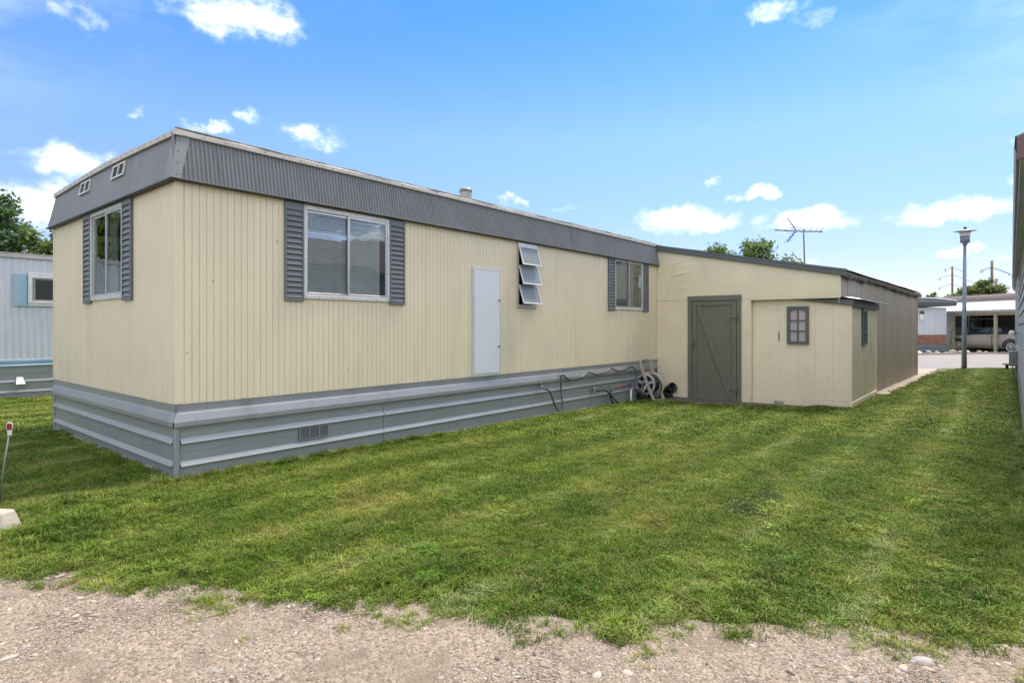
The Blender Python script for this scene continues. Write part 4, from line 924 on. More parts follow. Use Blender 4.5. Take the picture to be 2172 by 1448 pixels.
mb = MB(); mb.prism([(-3.882, -.105), (XC + .012, -.085), (XC + .012, .025), (-3.882, .042)], 'y', YC - .022, YC + .004); mb.build('base_board', 'cream_closet', clo, bevel=.004)
mb = MB(); mb.box(XC - .004, XC + .022, YC - .02, 15.2, -.085, .045); mb.build('base_board', 'cream_closet', clo, bevel=.004)
y = YC + .042; random.seed(3)
while y < 15.18:
    w = min(.2, 15.19 - y); mb = MB(); CS.box(mb, y + .003, y + w - .003, -.012, random.uniform(0, .002), .046, 1.92); mb.build('wall_board', 'cream_closet_mould', clo, bevel=.003); y += w
mb = MB(); mb.box(XC - .04, XC - .010, YC + .03, 15.19, -.1, 1.92); mb.build('wall', 'cream_closet', clo)
mb = MB(); mb.box(XC - .03, XC + .014, 15.19, 15.235, -.06, 1.92); mb.build('corner_trim', 'cream_closet', clo, bevel=.004)
mb = MB().box(-2.2, XC - .02, 15.16, 15.20, -.1, 1.9); mb.build('rear_wall', 'cream_closet', clo)
mb = MB(); mb.prism([(-3.1, 1.985), (-2.055, 1.845), (-2.055, 1.955), (-3.1, 2.0)], 'y', YC - .055, YC - .012); mb.build('fascia', 'fascia_green', clo, bevel=.003)
mb = MB(); mb.box(XC + .015, XC + .055, YC - .012, 15.3, 1.83, 1.945); mb.build('fascia', 'fascia_green', clo, bevel=.003)
mb = MB(); rows = []
NR = 340
for j in range(NR + 1):
    y = YC - .09 + (15.75 - YC + .09) * j / NR; w = .011 * math.sin(y * 2 * math.pi / .076)
    for (x, z) in ((-2.33, 2.03), (-2.0, 1.972), (-1.90, 1.952)): rows.append((x, y, z + w))
    for (x, z) in ((-1.90, 1.948), (-2.0, 1.968)): rows.append((x, y, z + w))
mb.add(rows, [(j * 5 + i, j * 5 + i + 1, (j + 1) * 5 + i + 1, (j + 1) * 5 + i) for j in range(NR) for i in range(4)], True); mb.build('roof', 'galv', clo, fix=False)
def arched_window(fr, s0, s1, z0, z1, mir=False):
    """little two by three light with arched heads"""
    t, ms = .055, .026; sm = (s0 + s1) / 2; q = MB()
    fr.box(q, s0, s0 + t, .006, .038, z0, z1); fr.box(q, s1 - t, s1, .006, .038, z0, z1); fr.box(q, s0 + t, s1 - t, .006, .0375, z0, z0 + t)
    N = 14; a, b = s0 + t, s1 - t
    for i in range(N):
        xa, xb = a + (b - a) * i / N, a + (b - a) * (i + 1) / N
        def arc(x): return z1 - t - .052 + .052 * math.sin(math.pi * cl((x - a) / (b - a))) ** .8
        za, zb = arc(xa), arc(xb)
        p = [fr.p(xa, .006, za), fr.p(xb, .006, zb), fr.p(xb, .0375, zb), fr.p(xa, .0375, za), fr.p(xa, .006, z1), fr.p(xb, .006, z1), fr.p(xb, .0375, z1), fr.p(xa, .0375, z1)]; q.hexa(p)
    w = q.build('window', 'fascia_green', clo)
    q = MB(); fr.box(q, sm - ms / 2, sm + ms / 2, .007, .034, z0 + t, z1 - t - .005)
    for k in (1, 2): z = z0 + t + (z1 - z0 - 2 * t - .02) * k / 3; fr.box(q, a, b, .0072, .0335, z - ms / 2, z + ms / 2)
    q.build('muntin', 'fascia_green', w)
    for c in range(2):
        for k in range(3):
            sa, sb = (a, sm) if c == 0 else (sm, b); za = z0 + t + (z1 - z0 - 2 * t - .02) * k / 3; zb = za + (z1 - z0 - 2 * t - .02) / 3 + (.03 if k == 2 else 0)
            g = MB(); fr.box(g, sa + .002, sb - .002, .0055 + .0004 * c, .012 + .0006 * c, za + .002, zb - .002); g.build('pane', 'pink_pane', w)
arched_window(CF, -3.216, -2.823, 1.112, 1.85); arched_window(CS, 13.41, 13.893, 1.085, 1.82)
q = MB(); CF.box(q, -3.378, -3.362, 0, .012, 1.20, 1.32); CF.box(q, -3.374, -3.366, .003, .02, 1.16, 1.36); q.build('latch', 'steel_dark', clo)

# ------------------------------------------------------------------ garden hose, reel cart and odds and ends by the skirting
def smooth_path(pts, n=8):
    P = [Vector(p) for p in pts]; o = []
    for i in range(len(P) - 1):
        p0, p1, p2, p3 = P[max(i - 1, 0)], P[i], P[i + 1], P[min(i + 2, len(P) - 1)]
        for k in range(n):
            t = k / n; o.append(0.5 * ((2 * p1) + (-p0 + p2) * t + (2 * p0 - 5 * p1 + 4 * p2 - p3) * t * t + (-p0 + 3 * p1 - 3 * p2 + p3) * t ** 3))
    o.append(P[-1]); return o
hx = XW + .062
hp = [(hx + .02, 7.85, .425), (hx + .05, 7.93, .40), (hx + .05, 8.04, .33), (hx + .05, 8.19, .085), (hx + .05, 8.30, .0), (hx + .045, 8.40, .09), (hx, 8.425, .35), (hx, 8.435, .58), (hx, 8.50, .595), (hx, 8.66, .52), (hx, 8.86, .505), (hx, 9.08, .53), (hx, 9.30, .60), (hx, 9.40, .585), (hx, 9.57, .55),
      (hx, 9.76, .548), (hx, 9.97, .58), (hx, 10.14, .632), (hx, 10.26, .60), (hx, 10.45, .56), (hx, 10.68, .57), (hx, 10.94, .615), (hx + .03, 11.06, .58), (hx + .05, 11.09, .45), (hx + .06, 11.0, .26), (hx + .08, 11.02, .12), (hx + .09, 11.12, .085), (hx + .11, 11.22, .12), (hx + .10, 11.31, .235)]
mb = MB(); mb.tube(smooth_path(hp, 6), .0145, 8); mb.build('garden_hose', 'hose_grey', label='dark grey garden hose looped over hooks along the metal skirting', cat='hose')
hp = [(hx + .0, 9.545, .245), (hx + .03, 9.66, .235), (hx + .04, 9.80, .23), (hx + .05, 9.98, .16), (hx + .07, 10.18, .0), (hx + .07, 10.30, -.045), (hx + .06, 10.22, -.088), (hx + .05, 10.11, -.03), (hx + .03, 10.06, .09), (hx + .02, 10.13, .21), (hx, 10.26, .255)]
mb = MB(); mb.tube(smooth_path(hp, 8), .0165, 8); mb.build('leader_hose', 'black_rubber', label='short thick black hose curling from lower tap down to the grass', cat='hose')
cp = empty('copper_pipe', (hx, 10.6, .24), 'rusty copper pipe on the skirting beside the hose reel', 'pipe')
q = MB(); q.tube([(hx, 10.24, .262), (hx, 10.60, .255), (hx, 10.93, .25)], .013, 8); q.build('pipe', 'copper', cp)
q = MB(); q.tube([(hx, 10.93, .19), (hx, 10.93, .29)], .020, 8); q.tube([(hx, 10.22, .24), (hx, 10.30, .285)], .016, 8); q.build('fitting', 'steel_dark', cp)
mb = MB(); mb.tube([(hx + .03, 10.90, -.2), (hx + .03, 10.905, .145)], .020, 10); mb.lathe([(.024, .13), (.024, .15), (0, .152)], (hx + .03, 10.905, 0), 10); mb.build('pipe_stake', 'white_plastic', label='short white plastic pipe standing in grass below copper pipe', cat='pipe')
# reel cart: two slanted frame sides, a hose drum between two spoked discs, wheels behind
RC = Vector((-5.77, 11.55, -.105))
cart = empty('hose_reel_cart', RC, 'beige plastic hose reel cart wound with black hose in the corner by the shed', 'hose reel')
CM = Matrix.Translation(RC) @ Matrix.Rotation(R(88), 4, 'Z')   # local x: axle, y: towards the shed, z: up
def cart_part(mb, nm, mt, par=None, **k): return mb.xf(CM).build(nm, mt, par or cart, **k)
for sx in (-.21, .21):
    q = MB(); pts = [(sx, -.23, .0), (sx, -.06, .36), (sx, .06, .66), (sx * .96, .10, .80)]
    for a, b in zip(pts[:-1], pts[1:]):
        A, B = Vector(a), Vector(b); d = (B - A).normalized(); w = Vector((0, d.z, -d.y)) * .026; e = Vector((.016, 0, 0))
        q.hexa([A - w - e, A - w + e, A + w + e, A + w - e, B - w - e, B - w + e, B + w + e, B + w - e])
    q.tube([(sx, -.05, .33), (sx, .09, .06)], .022, 8); cart_part(q, 'side_frame', 'reel_plastic')
q = MB(); q.tube(smooth_path([(-.203, .098, .78), (-.17, .115, .835), (0, .125, .85), (.17, .115, .835), (.203, .098, .78)], 6), .021, 8); cart_part(q, 'handle', 'reel_plastic')
q = MB(); q.box(-.20, .20, .015, .045, .53, .59); cart_part(q, 'crossbar', 'reel_plastic')
q = MB(); q.box(-.21, .21, -.245, -.215, -.005, .02); cart_part(q, 'foot_bar', 'reel_plastic')
for sx in (-.165, .165):
    q = MB(); r0, r1 = .185, .225
    q.lathe([(r0, -.012), (r1, -.012), (r1 + .006, 0), (r1, .012), (r0, .012), (r0, -.012)], (sx, 0, .34), 32, 'x'); q.lathe([(0, -.014), (.085, -.014), (.085, .014), (0, .014)], (sx, 0, .34), 20, 'x', False)
    for k in range(5):
        a = k * 2 * math.pi / 5 + .3; u = Vector((0, math.cos(a), math.sin(a))); w = Vector((0, -math.sin(a), math.cos(a))) * .032; c = Vector((sx, 0, .34)); e = Vector((.009, 0, 0)); A, B = c + u * .07, c + u * .2
        q.hexa([A - w - e, A - w + e, A + w + e, A + w - e, B - w - e, B - w + e, B + w + e, B + w - e])
    cart_part(q, 'reel_disc', 'reel_plastic')
q = MB(); q.lathe([(.05, -.15), (.08, -.15), (.08, .15), (.05, .15)], (0, 0, .34), 20, 'x')
hel = []
for lay, (rr_, n) in enumerate(((.105, 9), (.132, 9), (.158, 8), (.180, 7))):
    for i in range(n * 20):
        t = i / (n * 20); x = (-.13 + .26 * t) if lay % 2 == 0 else (.13 - .26 * t); a = 2 * math.pi * n * t; hel.append((x, rr_ * math.cos(a), .34 + rr_ * math.sin(a)))
q.tube(hel, .0145, 6); cart_part(q, 'wound_hose', 'black_rubber')
q = MB(); q.lathe([(.0, -.215), (.03, -.215), (.03, -.195), (.018, -.195), (.018, .215), (0, .215)], (0, 0, .34), 12, 'x'); cart_part(q, 'axle', 'black_plastic')
for sx in (-.24, .24):
    q = MB(); q.lathe([(.02, -.022), (.075, -.022), (.088, -.012), (.088, .012), (.075, .022), (.02, .022)], (sx, .09, .088), 20, 'x'); cart_part(q, 'wheel', 'black_plastic')
q = MB(); q.tube(smooth_path([(.10, -.14, .48), (.14, -.22, .30), (.20, -.16, .14), (.27, -.10, .07), (.36, -.12, .03), (.40, -.06, .10), (.36, -.0, .17), (.29, -.04, .12), (.27, -.12, .05)], 8), .012, 8); cart_part(q, 'hose_end', 'hose_grey')
pot = empty('plant_pot', (-5.60, 12.05, G(-5.6, 12.05)), 'small black plastic pot tipped over behind the hose reel', 'pot')
q = MB(); q.lathe([(.0, 0), (.075, 0), (.105, .17), (.118, .172), (.118, .20), (.108, .20), (.108, .172), (.07, .01), (0, .01)], (0, 0, 0), 18); q.xf(Matrix.Translation((-5.60, 12.05, .07)) @ Matrix.Rotation(R(70), 4, 'Y') @ Matrix.Rotation(R(20), 4, 'X')); q.build('pot_body', 'black_plastic', pot)
q = MB(); q.box(-5.72, -5.5, 11.93, 12.16, -.10, .02).box(-5.66, -5.52, 11.96, 12.1, .02, .08); q.build('debris_block', 'black_plastic', bevel=.02, label='dark low block of clutter under the hose reel against shed wall', cat='clutter')
# half brick lying at the foot of the closet
bm = bmesh.new(); bmesh.ops.create_cube(bm, size=1); bmesh.ops.subdivide_edges(bm, edges=bm.edges, cuts=3, use_grid_fill=True)
for v in bm.verts:
    v.co = Vector((v.co.x * .17, v.co.y * .10, v.co.z * .085)) + Vector((mnoise.noise(v.co * 4), mnoise.noise(v.co * 4 + Vector((9, 0, 0))), mnoise.noise(v.co * 4 + Vector((0, 9, 0))))) * .014
me = bpy.data.meshes.new('broken_block'); bm.to_mesh(me); bm.free(); me.materials.append(M['weathered_wood']); o = bpy.data.objects.new('broken_block', me); COL.objects.link(o); o.location = (-3.33, 12.22, -.055); o.rotation_euler = (.05, .08, .25)
tag(o, 'broken brown masonry block lying on slab below closet wall', 'block')

# ------------------------------------------------------------------ parking block and marker stake at the left edge
Mx = Matrix.Translation((-5.33, .92, 0)) @ Matrix.Rotation(math.atan2(-.55, -.84), 4, 'Z')
mb = MB(); mb.hexa([(-.02, -.10, -.05), (1.6, -.10, -.05), (1.6, .10, -.05), (-.02, .10, -.05), (.04, -.055, .155), (1.6, -.055, .155), (1.6, .055, .155), (.04, .055, .155)]); mb.xf(Mx)
mb.build('parking_block', 'concrete', bevel=.012, label='pale concrete parking block at left edge of lawn', cat='parking block')
stk = empty('marker_stake', (-6.25, 1.0, 0), 'thin metal driveway marker stake with red reflector at left lawn edge', 'marker')
q = MB(); q.tube([(-6.26, .995, -.05), (-6.20, 1.01, .30), (-6.125, 1.032, .585)], .006, 6); q.build('rod', 'galv', stk)
Mx = Matrix.Translation((-6.118, 1.035, .60)) @ Matrix.Rotation(R(70), 4, 'Z') @ Matrix.Rotation(R(6), 4, 'X') @ Matrix.Scale(.8, 4)
q = MB(); pts = [(-.016, -.03), (.016, -.03), (.019, .02), (.026, .045), (.026, .085), (.014, .105), (-.014, .105), (-.026, .085), (-.026, .045), (-.019, .02)]
q.prism(pts, 'y', -.010, .012); rf = q.xf(Mx).build('reflector_body', 'white_plastic', stk, bevel=.003)
q = MB(); q.prism([(-.020, .03), (.020, .03), (.021, .08), (.012, .098), (-.012, .098), (-.021, .08)], 'y', -.0135, -.0095); q.xf(Mx).build('reflector', 'red_plastic', stk)

# piles of raked clippings on the lawn
for (x, y, r, lb) in ((-1.52, 4.72, .16, 'largest dark clump of cut grass lying in middle of the lawn'), (-1.66, 4.92, .08, 'small dark clump of cut grass just beyond the largest clump'), (-1.50, 5.24, .11, 'pale flat clump of cut grass farthest from the gravel')):
    mb = MB(); n = int(650 * r / .16); vs = []; fs = []
    for _ in range(n):
        a = rng.uniform(0, 6.283); q = r * math.sqrt(rng.random()); cx, cy = x + q * math.cos(a) * .95, y + q * math.sin(a) * .6; hz = .07 * max(.15, 1 - q / r) * (r / .12); z = G(cx, cy) + .02 + hz * rng.random(); t = rng.uniform(0, 6.28); L = rng.uniform(.02, .045); dx, dy = math.cos(t) * L, math.sin(t) * L; w = .0022; b = len(vs); zz = rng.uniform(-.008, .012)
        vs += [(cx - dx - dy / L * w, cy - dy + dx / L * w, z - .004), (cx - dx + dy / L * w, cy - dy - dx / L * w, z - .004), (cx + dx * .2, cy + dy * .2, z + .01), (cx + dx, cy + dy, z + zz)]; fs += [(b, b + 1, b + 2), (b + 1, b + 3, b + 2)]
    mb.add(vs, fs); mb.build('grass_clippings', 'clip_grey', fix=False, label=lb, cat='clippings', group='clumps of cut grass on the lawn')

# ------------------------------------------------------------------ white trailer on the left
XN = -15.3
nb = empty('white_trailer', (XN, 2.8, 0), 'white corrugated trailer with light blue shutter left of the cream home', 'mobile home')
mb = MB(); ya, yb = -9.0, 11.0; n = int((yb - ya) / .115); pv = []
for i in range(n + 1):
    for (t, o) in ((0, 0), (.35, 0), (.5, .012), (.85, .012)):
        y = ya + (i + t) * .115
        for z in (.79, 2.86): pv.append((XN + o, y, z))
k = len(pv) // 2; mb.add(pv, [(2 * i, 2 * i + 2, 2 * i + 3, 2 * i + 1) for i in range(k - 1)]); mb.build('siding', 'neigh_white', nb, fix=False)
mb = MB(); mb.box(XN - 3.6, XN - .02, ya, yb + .1, -.1, 2.85); mb.build('body', 'neigh_white', nb)
mb = MB(); mb.grid(lambda a, b: (XN - 3.65 + 3.72 * a, ya - .05 + 20.2 * b, 2.935 + .12 * math.sin(math.pi * a)), 12, 2); mb.box(XN - .03, XN + .05, ya - .05, yb + .15, 2.85, 2.945); mb.build('roof', 'drip_edge', nb)
mb = MB(); mb.extr([(-.01, .645), (.03, .65), (.035, .67), (.012, .70), (.012, .72), (.03, .735), (.03, .78), (0, .795)], (XN, ya, 0), (XN, yb, 0), (1, 0, 0)); mb.build('skirt_band', 'light_blue', nb, fix=False)
for (a, b) in ((ya, -1.0), (-.997, 3.6), (3.603, yb)):
    mb = MB(); mb.extr([(0, -.2), (0, .12), (.025, .125), (.005, .17), (0, .17), (0, .33), (.025, .335), (.005, .38), (0, .38), (0, .50), (.006, .50), (.006, .51), (0, .515), (0, .66)], (XN, a, 0), (XN, b, 0), (1, 0, 0)); mb.build('skirt_sheet', 'skirt_metal', nb, fix=False)
NF = Fr(lambda s, o, z: (XN + o, s, z))
mb = MB(); NF.box(mb, 2.645, 2.862, .013, .035, 1.865, 2.53); mb.build('shutter', 'light_blue', nb, bevel=.004); mb = MB(); NF.box(mb, 3.95, 4.16, .013, .035, 1.865, 2.53); mb.build('shutter', 'light_blue', nb, bevel=.004)
mb = MB(); NF.box(mb, 2.87, 3.94, .012, .05, 2.50, 2.56); NF.box(mb, 2.87, 3.94, .012, .045, 1.875, 1.93); NF.box(mb, 2.87, 2.94, .012, .06, 1.93, 2.50); NF.box(mb, 3.87, 3.94, .012, .06, 1.93, 2.50); NF.box(mb, 2.94, 3.87, .012, .055, 2.45, 2.50); NF.box(mb, 2.94, 3.87, .012, .055, 1.93, 1.98)
nw = mb.build('window', 'white_alu', nb, bevel=.004)
mb = MB(); NF.box(mb, 2.95, 3.86, .016, .022, 1.985, 2.445); mb.build('pane', 'car_glass', nw)
mb = MB(); NF.box(mb, 2.955, 2.99, .022, .03, 1.985, 2.445); NF.box(mb, 2.99, 3.86, .022, .03, 1.985, 2.01); NF.box(mb, 2.99, 3.86, .022, .03, 2.42, 2.445); mb.build('sash', 'weathered_wood', nw)
mb = MB(); mb.prism([(XN, .27), (XN + .10, .30), (XN + .09, .34), (XN + .02, .42), (XN, .42)], 'y', 2.68, 2.80) if False else mb.hexa([(XN, 2.68, .30), (XN + .13, 2.66, .29), (XN + .13, 2.82, .29), (XN, 2.80, .30), (XN, 2.69, .43), (XN + .03, 2.69, .43), (XN + .03, 2.79, .43), (XN, 2.79, .43)]); mb.build('dryer_vent', 'white_plastic', nb, bevel=.006)

# ------------------------------------------------------------------ grey clapboard house on the right
def rhx(y): return 0.155 + 0.0128 * y
rh = empty('clapboard_house', (rhx(16), 16, G(.3, 16)), 'grey lap-sided house close at the right edge with brown rake trim', 'house')
ang = math.atan(.0128); RM = Matrix.Translation((rhx(0), 0, 0)) @ Matrix.Rotation(-ang, 4, 'Z')   # local y runs along the wall, x into the house
def rb(mb, nm, mt, par=None, **k): return mb.xf(RM).build(nm, mt, par or rh, **k)
def rbz(mb, nm, mt, par=None, **k): return mb.xf(RM @ Matrix.Translation((0, 0, -.09))).build(nm, mt, par or rh, **k)
random.seed(9)
for i in range(13):
    z = .40 + i * .185; q = MB()
    q.add([(0.0 - .026, 6.35, z), (0.0 - .026, 27.2, z), (-.004, 27.2, z + .192), (-.004, 6.35, z + .192), (.03, 6.35, z), (.03, 27.2, z), (.03, 27.2, z + .192), (.03, 6.35, z + .192)], [(0, 1, 2, 3), (7, 6, 5, 4), (0, 4, 5, 1), (3, 2, 6, 7), (0, 3, 7, 4), (1, 5, 6, 2)]); rb(q, 'clapboard', 'clapboard')
q = MB(); q.box(.02, 6.0, 6.4, 27.15, -.1, 2.86); rb(q, 'wall', 'clapboard')
q = MB(); q.prism([(.02, 2.86), (6.0, 2.86), (3.0, 4.0)], 'y', 6.4, 27.15); rb(q, 'gable', 'clapboard')
for i in range(10):
    pass
for i in range(3):
    q = MB(); q.box(-.03 + .004 * i, .02, 6.4, 27.18, -.14 + i * .175, .028 + i * .175); rb(q, 'skirt_board', 'weathered_wood', bevel=.006)
q = MB(); q.box(-.085, .02, 5.95, 27.5, 2.82, 2.85)
for k in range(84): q.box(-.083, .015, 6.0 + k * .256, 6.005 + k * .256, 2.815, 2.82)
rbz(q, 'soffit', 'clapboard')
q = MB(); q.box(-.105, -.085, 5.93, 27.52, 2.81, 2.99); rbz(q, 'fascia', 'right_trim', bevel=.004)
q = MB(); q.extr([(-.004, 0), (-.004, -.09), (-.022, -.09), (-.030, -.06), (-.036, -.005), (-.033, -.005)], (-.105, 5.95, 2.975), (-.105, 27.5, 2.975), (1, 0, 0)); rbz(q, 'gutter', 'right_trim', fix=False)
q = MB(); q.add([(-.135, 5.9, 2.995), (-.135, 27.55, 2.995), (3.0, 27.55, 4.2), (3.0, 5.9, 4.2), (6.2, 5.9, 2.99), (6.2, 27.55, 2.99), (-.135, 5.9, 2.98), (-.135, 27.55, 2.98), (3.0, 27.55, 4.18), (3.0, 5.9, 4.18)], [(0, 1, 2, 3), (3, 2, 5, 4), (0, 6, 7, 1), (6, 9, 8, 7), (0, 3, 9, 6)]); rbz(q, 'roof', 'shingle', fix=False)
q = MB(); q.hexa([(-.125, 5.86, 2.80), (-.125, 5.90, 2.80), (3.0, 5.90, 4.0), (3.0, 5.86, 4.0), (-.125, 5.86, 2.985), (-.125, 5.90, 2.985), (3.0, 5.90, 4.185), (3.0, 5.86, 4.185)]); rbz(q, 'rake_board', 'rake_brown', bevel=.004)
q = MB(); q.box(-.055, -.01, 24.6, 24.68, 1.35, 2.75).box(-.055, -.01, 25.5, 25.58, 1.35, 2.75).box(-.054, -.01, 24.68, 25.5, 2.65, 2.75).box(-.054, -.01, 24.68, 25.5, 1.35, 1.43); w = rb(q, 'window', 'white_alu'); q = MB().box(-.035, -.02, 24.68, 25.5, 1.43, 2.65); rb(q, 'pane', 'car_glass', w)
q = MB(); q.box(-.050, -.012, 19.2, 19.27, 1.0, 2.78).box(-.050, -.012, 20.6, 20.67, 1.0, 2.78).box(-.049, -.012, 19.27, 20.6, 2.71, 2.78).box(-.049, -.012, 19.27, 20.6, 1.0, 1.07); w = rb(q, 'window', 'white_alu'); q = MB().box(-.035, -.02, 19.27, 20.6, 1.07, 2.71); rb(q, 'pane', 'car_glass', w)
q = MB(); q.box(-.055, 0, 27.1, 27.24, .3, 2.83); rb(q, 'corner_trim', 'right_trim', bevel=.004)
q = MB(); q.box(-.205, -.03, 20.0, 20.22, .43, .83); bx_ = rb(q, 'meter_box', 'box_grey', bevel=.015); q = MB(); q.box(-.19, -.05, 19.975, 20.0, .45, .81).box(-.135, -.115, 19.955, 19.976, .44, .82).box(-.175, -.11, 19.94, 19.958, .60, .64); rb(q, 'meter_cover', 'box_grey', bx_, bevel=.004)
q = MB(); q.tube([(-.06, 20.1, .43), (-.06, 20.1, -.1)], .022, 8); q.tube([(-.13, 20.1, .43), (-.13, 20.1, .30), (-.10, 20.12, .22)], .012, 6); rb(q, 'conduit', 'galv', bx_)
q = MB(); q.lathe([(0, -.10), (.05, -.09), (.085, -.05), (.10, 0), (.085, .05), (.05, .09), (0, .10)], (-.135, 26.6, 1.23), 16); gl = rb(q, 'wall_lamp', 'globe'); q = MB().box(-.05, -.01, 26.55, 26.65, 1.17, 1.29); rb(q, 'lamp_base', 'steel_dark', gl)
pl = empty('path_light', (.27, 26.9, G(.27, 26.9)), 'short dark mushroom path light at the lawn corner by the road', 'path light')
z = G(.2, 26.3); q = MB(); q.lathe([(.035, z - .02), (.04, z + .10), (.05, z + .16)], (.22, 26.3, 0), 12); q.build('stem', 'black_plastic', pl); q = MB(); q.lathe([(0, z + .24), (.05, z + .235), (.14, z + .20), (.145, z + .185), (.06, z + .165), (0, z + .16)], (.22, 26.3, 0), 16); q.build('cap', 'rake_brown', pl)

# ------------------------------------------------------------------ street lamp
LX, LY = -.943, 26.297; LZ = G(LX, LY)
lp = empty('street_lamp', (LX, LY, LZ), 'grey street lamp post with wide round hood at the end of the lawn', 'street lamp')
q = MB(); q.tube([(LX, LY, LZ - .1), (LX, LY, 1.3), (LX + .02, LY + .02, 4.40)], [.085, .070, .048], 14); q.build('pole', 'lamp_grey', lp)
lx, ly = LX + .025, LY + .02
q = MB(); q.lathe([(.06, 4.36), (.075, 4.37), (.075, 4.43), (.10, 4.44), (.142, 4.445), (.145, 4.665), (.12, 4.67)], (lx, ly, 0), 20); q.build('housing', 'lamp_grey', lp)
q = MB(); q.lathe([(.146, 4.665), (.152, 4.68), (.146, 4.70), (.15, 4.71), (.185, 4.845), (.17, 4.85)], (lx, ly, 0), 20); q.build('diffuser', 'lamp_white', lp)
q = MB(); q.lathe([(0, 4.90), (.12, 4.89), (.30, 4.865), (.335, 4.85), (.335, 4.842), (.2, 4.846), (0, 4.85)], (lx, ly, 0), 28); q.xf(Matrix.Translation((lx, ly, 4.86)) @ Matrix.Rotation(R(3), 4, 'X') @ Matrix.Translation((-lx, -ly, -4.86))); q.build('hood', 'lamp_grey', lp)
q = MB(); q.tube([(lx, ly, 4.88), (lx, ly, 4.95)], .012, 6); q.lathe([(.0, 4.93), (.045, 4.935), (.05, 4.96), (.045, 5.0), (0, 5.005)], (lx, ly, 0), 12); q.build('photocell', 'black_plastic', lp)

# ------------------------------------------------------------------ TV antenna on a mast behind the shed roof
AX, AY = -4.87, 20.66; AZ = 4.56
an = empty('tv_antenna', (AX, AY, 3.0), 'rusty rooftop television antenna with V arms on a thin mast', 'antenna')
q = MB(); q.tube([(AX + .045, AY, 2.95), (AX, AY, 4.63)], .022, 8); q.build('mast', 'antenna_rust', an)
bd = (RT * .95 + FW * -.31).normalized(); ed_ = Vector((-bd.y, bd.x, 0))   # boom and element directions
c0 = Vector((AX, AY, AZ)); A = c0 - bd * .86 + Vector((0, 0, .07)); B = c0 + bd * .54 + Vector((0, 0, -.05))
q = MB(); q.tube([A, B], .022, 6); bo = q.build('boom', 'antenna_rust', an)
for t in (.97, .86, .74, .62, .50, .36, .22):
    p = A.lerp(B, t); q = MB(); L = 1.05 if t > .6 else (.8 if t > .4 else .38)
    d1 = RT * .46 + FW * .70 + Vector((0, 0, .25)); d2 = RT * -.70 - FW * .55 + Vector((0, 0, -.10))
    q.tube([p, p + d1 * L], .012, 5); q.tube([p, p + d2 * L * 1.1], .012, 5); q.build('element', 'steel_dark', an); q = MB(); q.tube([p - bd * .025, p + bd * .025], .026, 6); q.build('clamp', 'black_plastic', an)
hub = c0 - bd * .22 + Vector((0, 0, .03))
for s in (1, -1):
    tip = hub - bd * .26 + Vector((0, 0, .42 if s > 0 else -.36)) ; q = MB(); q.tube([hub, tip], .018, 6); q.build('vee_arm', 'antenna_rust', an)
    for t in (.25, .5, .75, .98):
        p = hub.lerp(tip, t); e = (RT * .8 + FW * .55 + Vector((0, 0, .22))).normalized() * .20; q = MB(); q.tube([p - e, p + e], .009, 5); q.build('element', 'steel_dark', an)

# ------------------------------------------------------------------ far side of the street (local frames: x along, y behind, z up)
def frame(s, D, ang):   # ang: direction of local x, from camera right, counter-clockwise
    x, y = sd2(s, D); return Matrix.Translation((x, y, G(x, y))) @ Matrix.Rotation(TH + ang, 4, 'Z')
# white mobile home with brick base, its end facing us
FM = frame(.7429 * 30.9, 30.9, 0.0)
fo = FM.translation
fh = empty('far_mobile_home', fo, 'small white mobile home with brick band and grey bowed roof across the street', 'mobile home')
def fp(mb, nm, mt, par=None, **k): return mb.xf(FM).build(nm, mt, par or fh, **k)
Z0 = 0.10 - .06
def fz(v): return 1.45 - (v - 693) * 30.9 / 1241 - fo.z
for i in range(6):
    a = -3.66 + i * .61; q = MB(); q.box(a + .004, a + .606, 0, .05, fz(709.5), fz(652)); fp(q, 'wall_panel', 'far_white')
q = MB(); q.box(-3.66, 0, .052, 14, fz(749), fz(652)); fp(q, 'wall', 'far_white')
bk = MB(); bk.box(-.105, .105, -.006, .012, 0, .058); 
BK = None
q = MB(); q.box(-3.66, 0.004, -.004, .05, fz(729), fz(709.5)); fp(q, 'brick_backing', 'mortar')
bm_ = MB(); bm_.box(-.10, .10, -.014, .0, 0, .055); BKM = mesh_of(bm_, 'brick', 'brick_red')
rot = TH
for r_ in range(7):
    for c in range(17):
        x = -.11 - c * .215 - (.1075 if r_ % 2 else 0); z = fz(729) + .006 + r_ * .0685
        if x < -3.55: continue
        piece('brick', BKM, fh, FM @ Vector((x, -.004, z)), rot=(0, 0, TH))
q = MB(); q.extr([(0, fz(750)), (0, fz(744)), (.03, fz(743)), (0, fz(741)), (0, fz(737.5)), (.03, fz(736.5)), (0, fz(735)), (0, fz(729))], (-3.66, -.002, 0), (.01, -.002, 0), (0, -1, 0)); fp(q, 'skirt', 'far_grey', fix=False)
q = MB(); n = 16
for i in range(n):
    a, b = i / n, (i + 1) / n; xa, xb = -3.95 + 4.25 * a, -3.95 + 4.25 * b; za, zb = fz(639) + .16 * math.sin(math.pi * a) ** .8, fz(639) + .16 * math.sin(math.pi * b) ** .8; zl = fz(649.5)
    q.hexa([(xa, -.30, zl), (xb, -.30, zl), (xb, 13, zl), (xa, 13, zl), (xa, -.34, za), (xb, -.34, zb), (xb, 13, zb), (xa, 13, za)])
fp(q, 'roof', 'far_grey')
for z in (fz(647.5), fz(645), fz(642.5)):
    q = MB(); q.box(-3.93, .29, -.345, -.30, z - .006, z + .006); fp(q, 'roof_rib', 'dark_lip')
q = MB(); q.tube([Vector((-3.95 + 4.25 * i / 24, -.345, fz(638.5) + .16 * math.sin(math.pi * i / 24) ** .8)) for i in range(25)], .03, 6); fp(q, 'roof_trim', 'far_white')
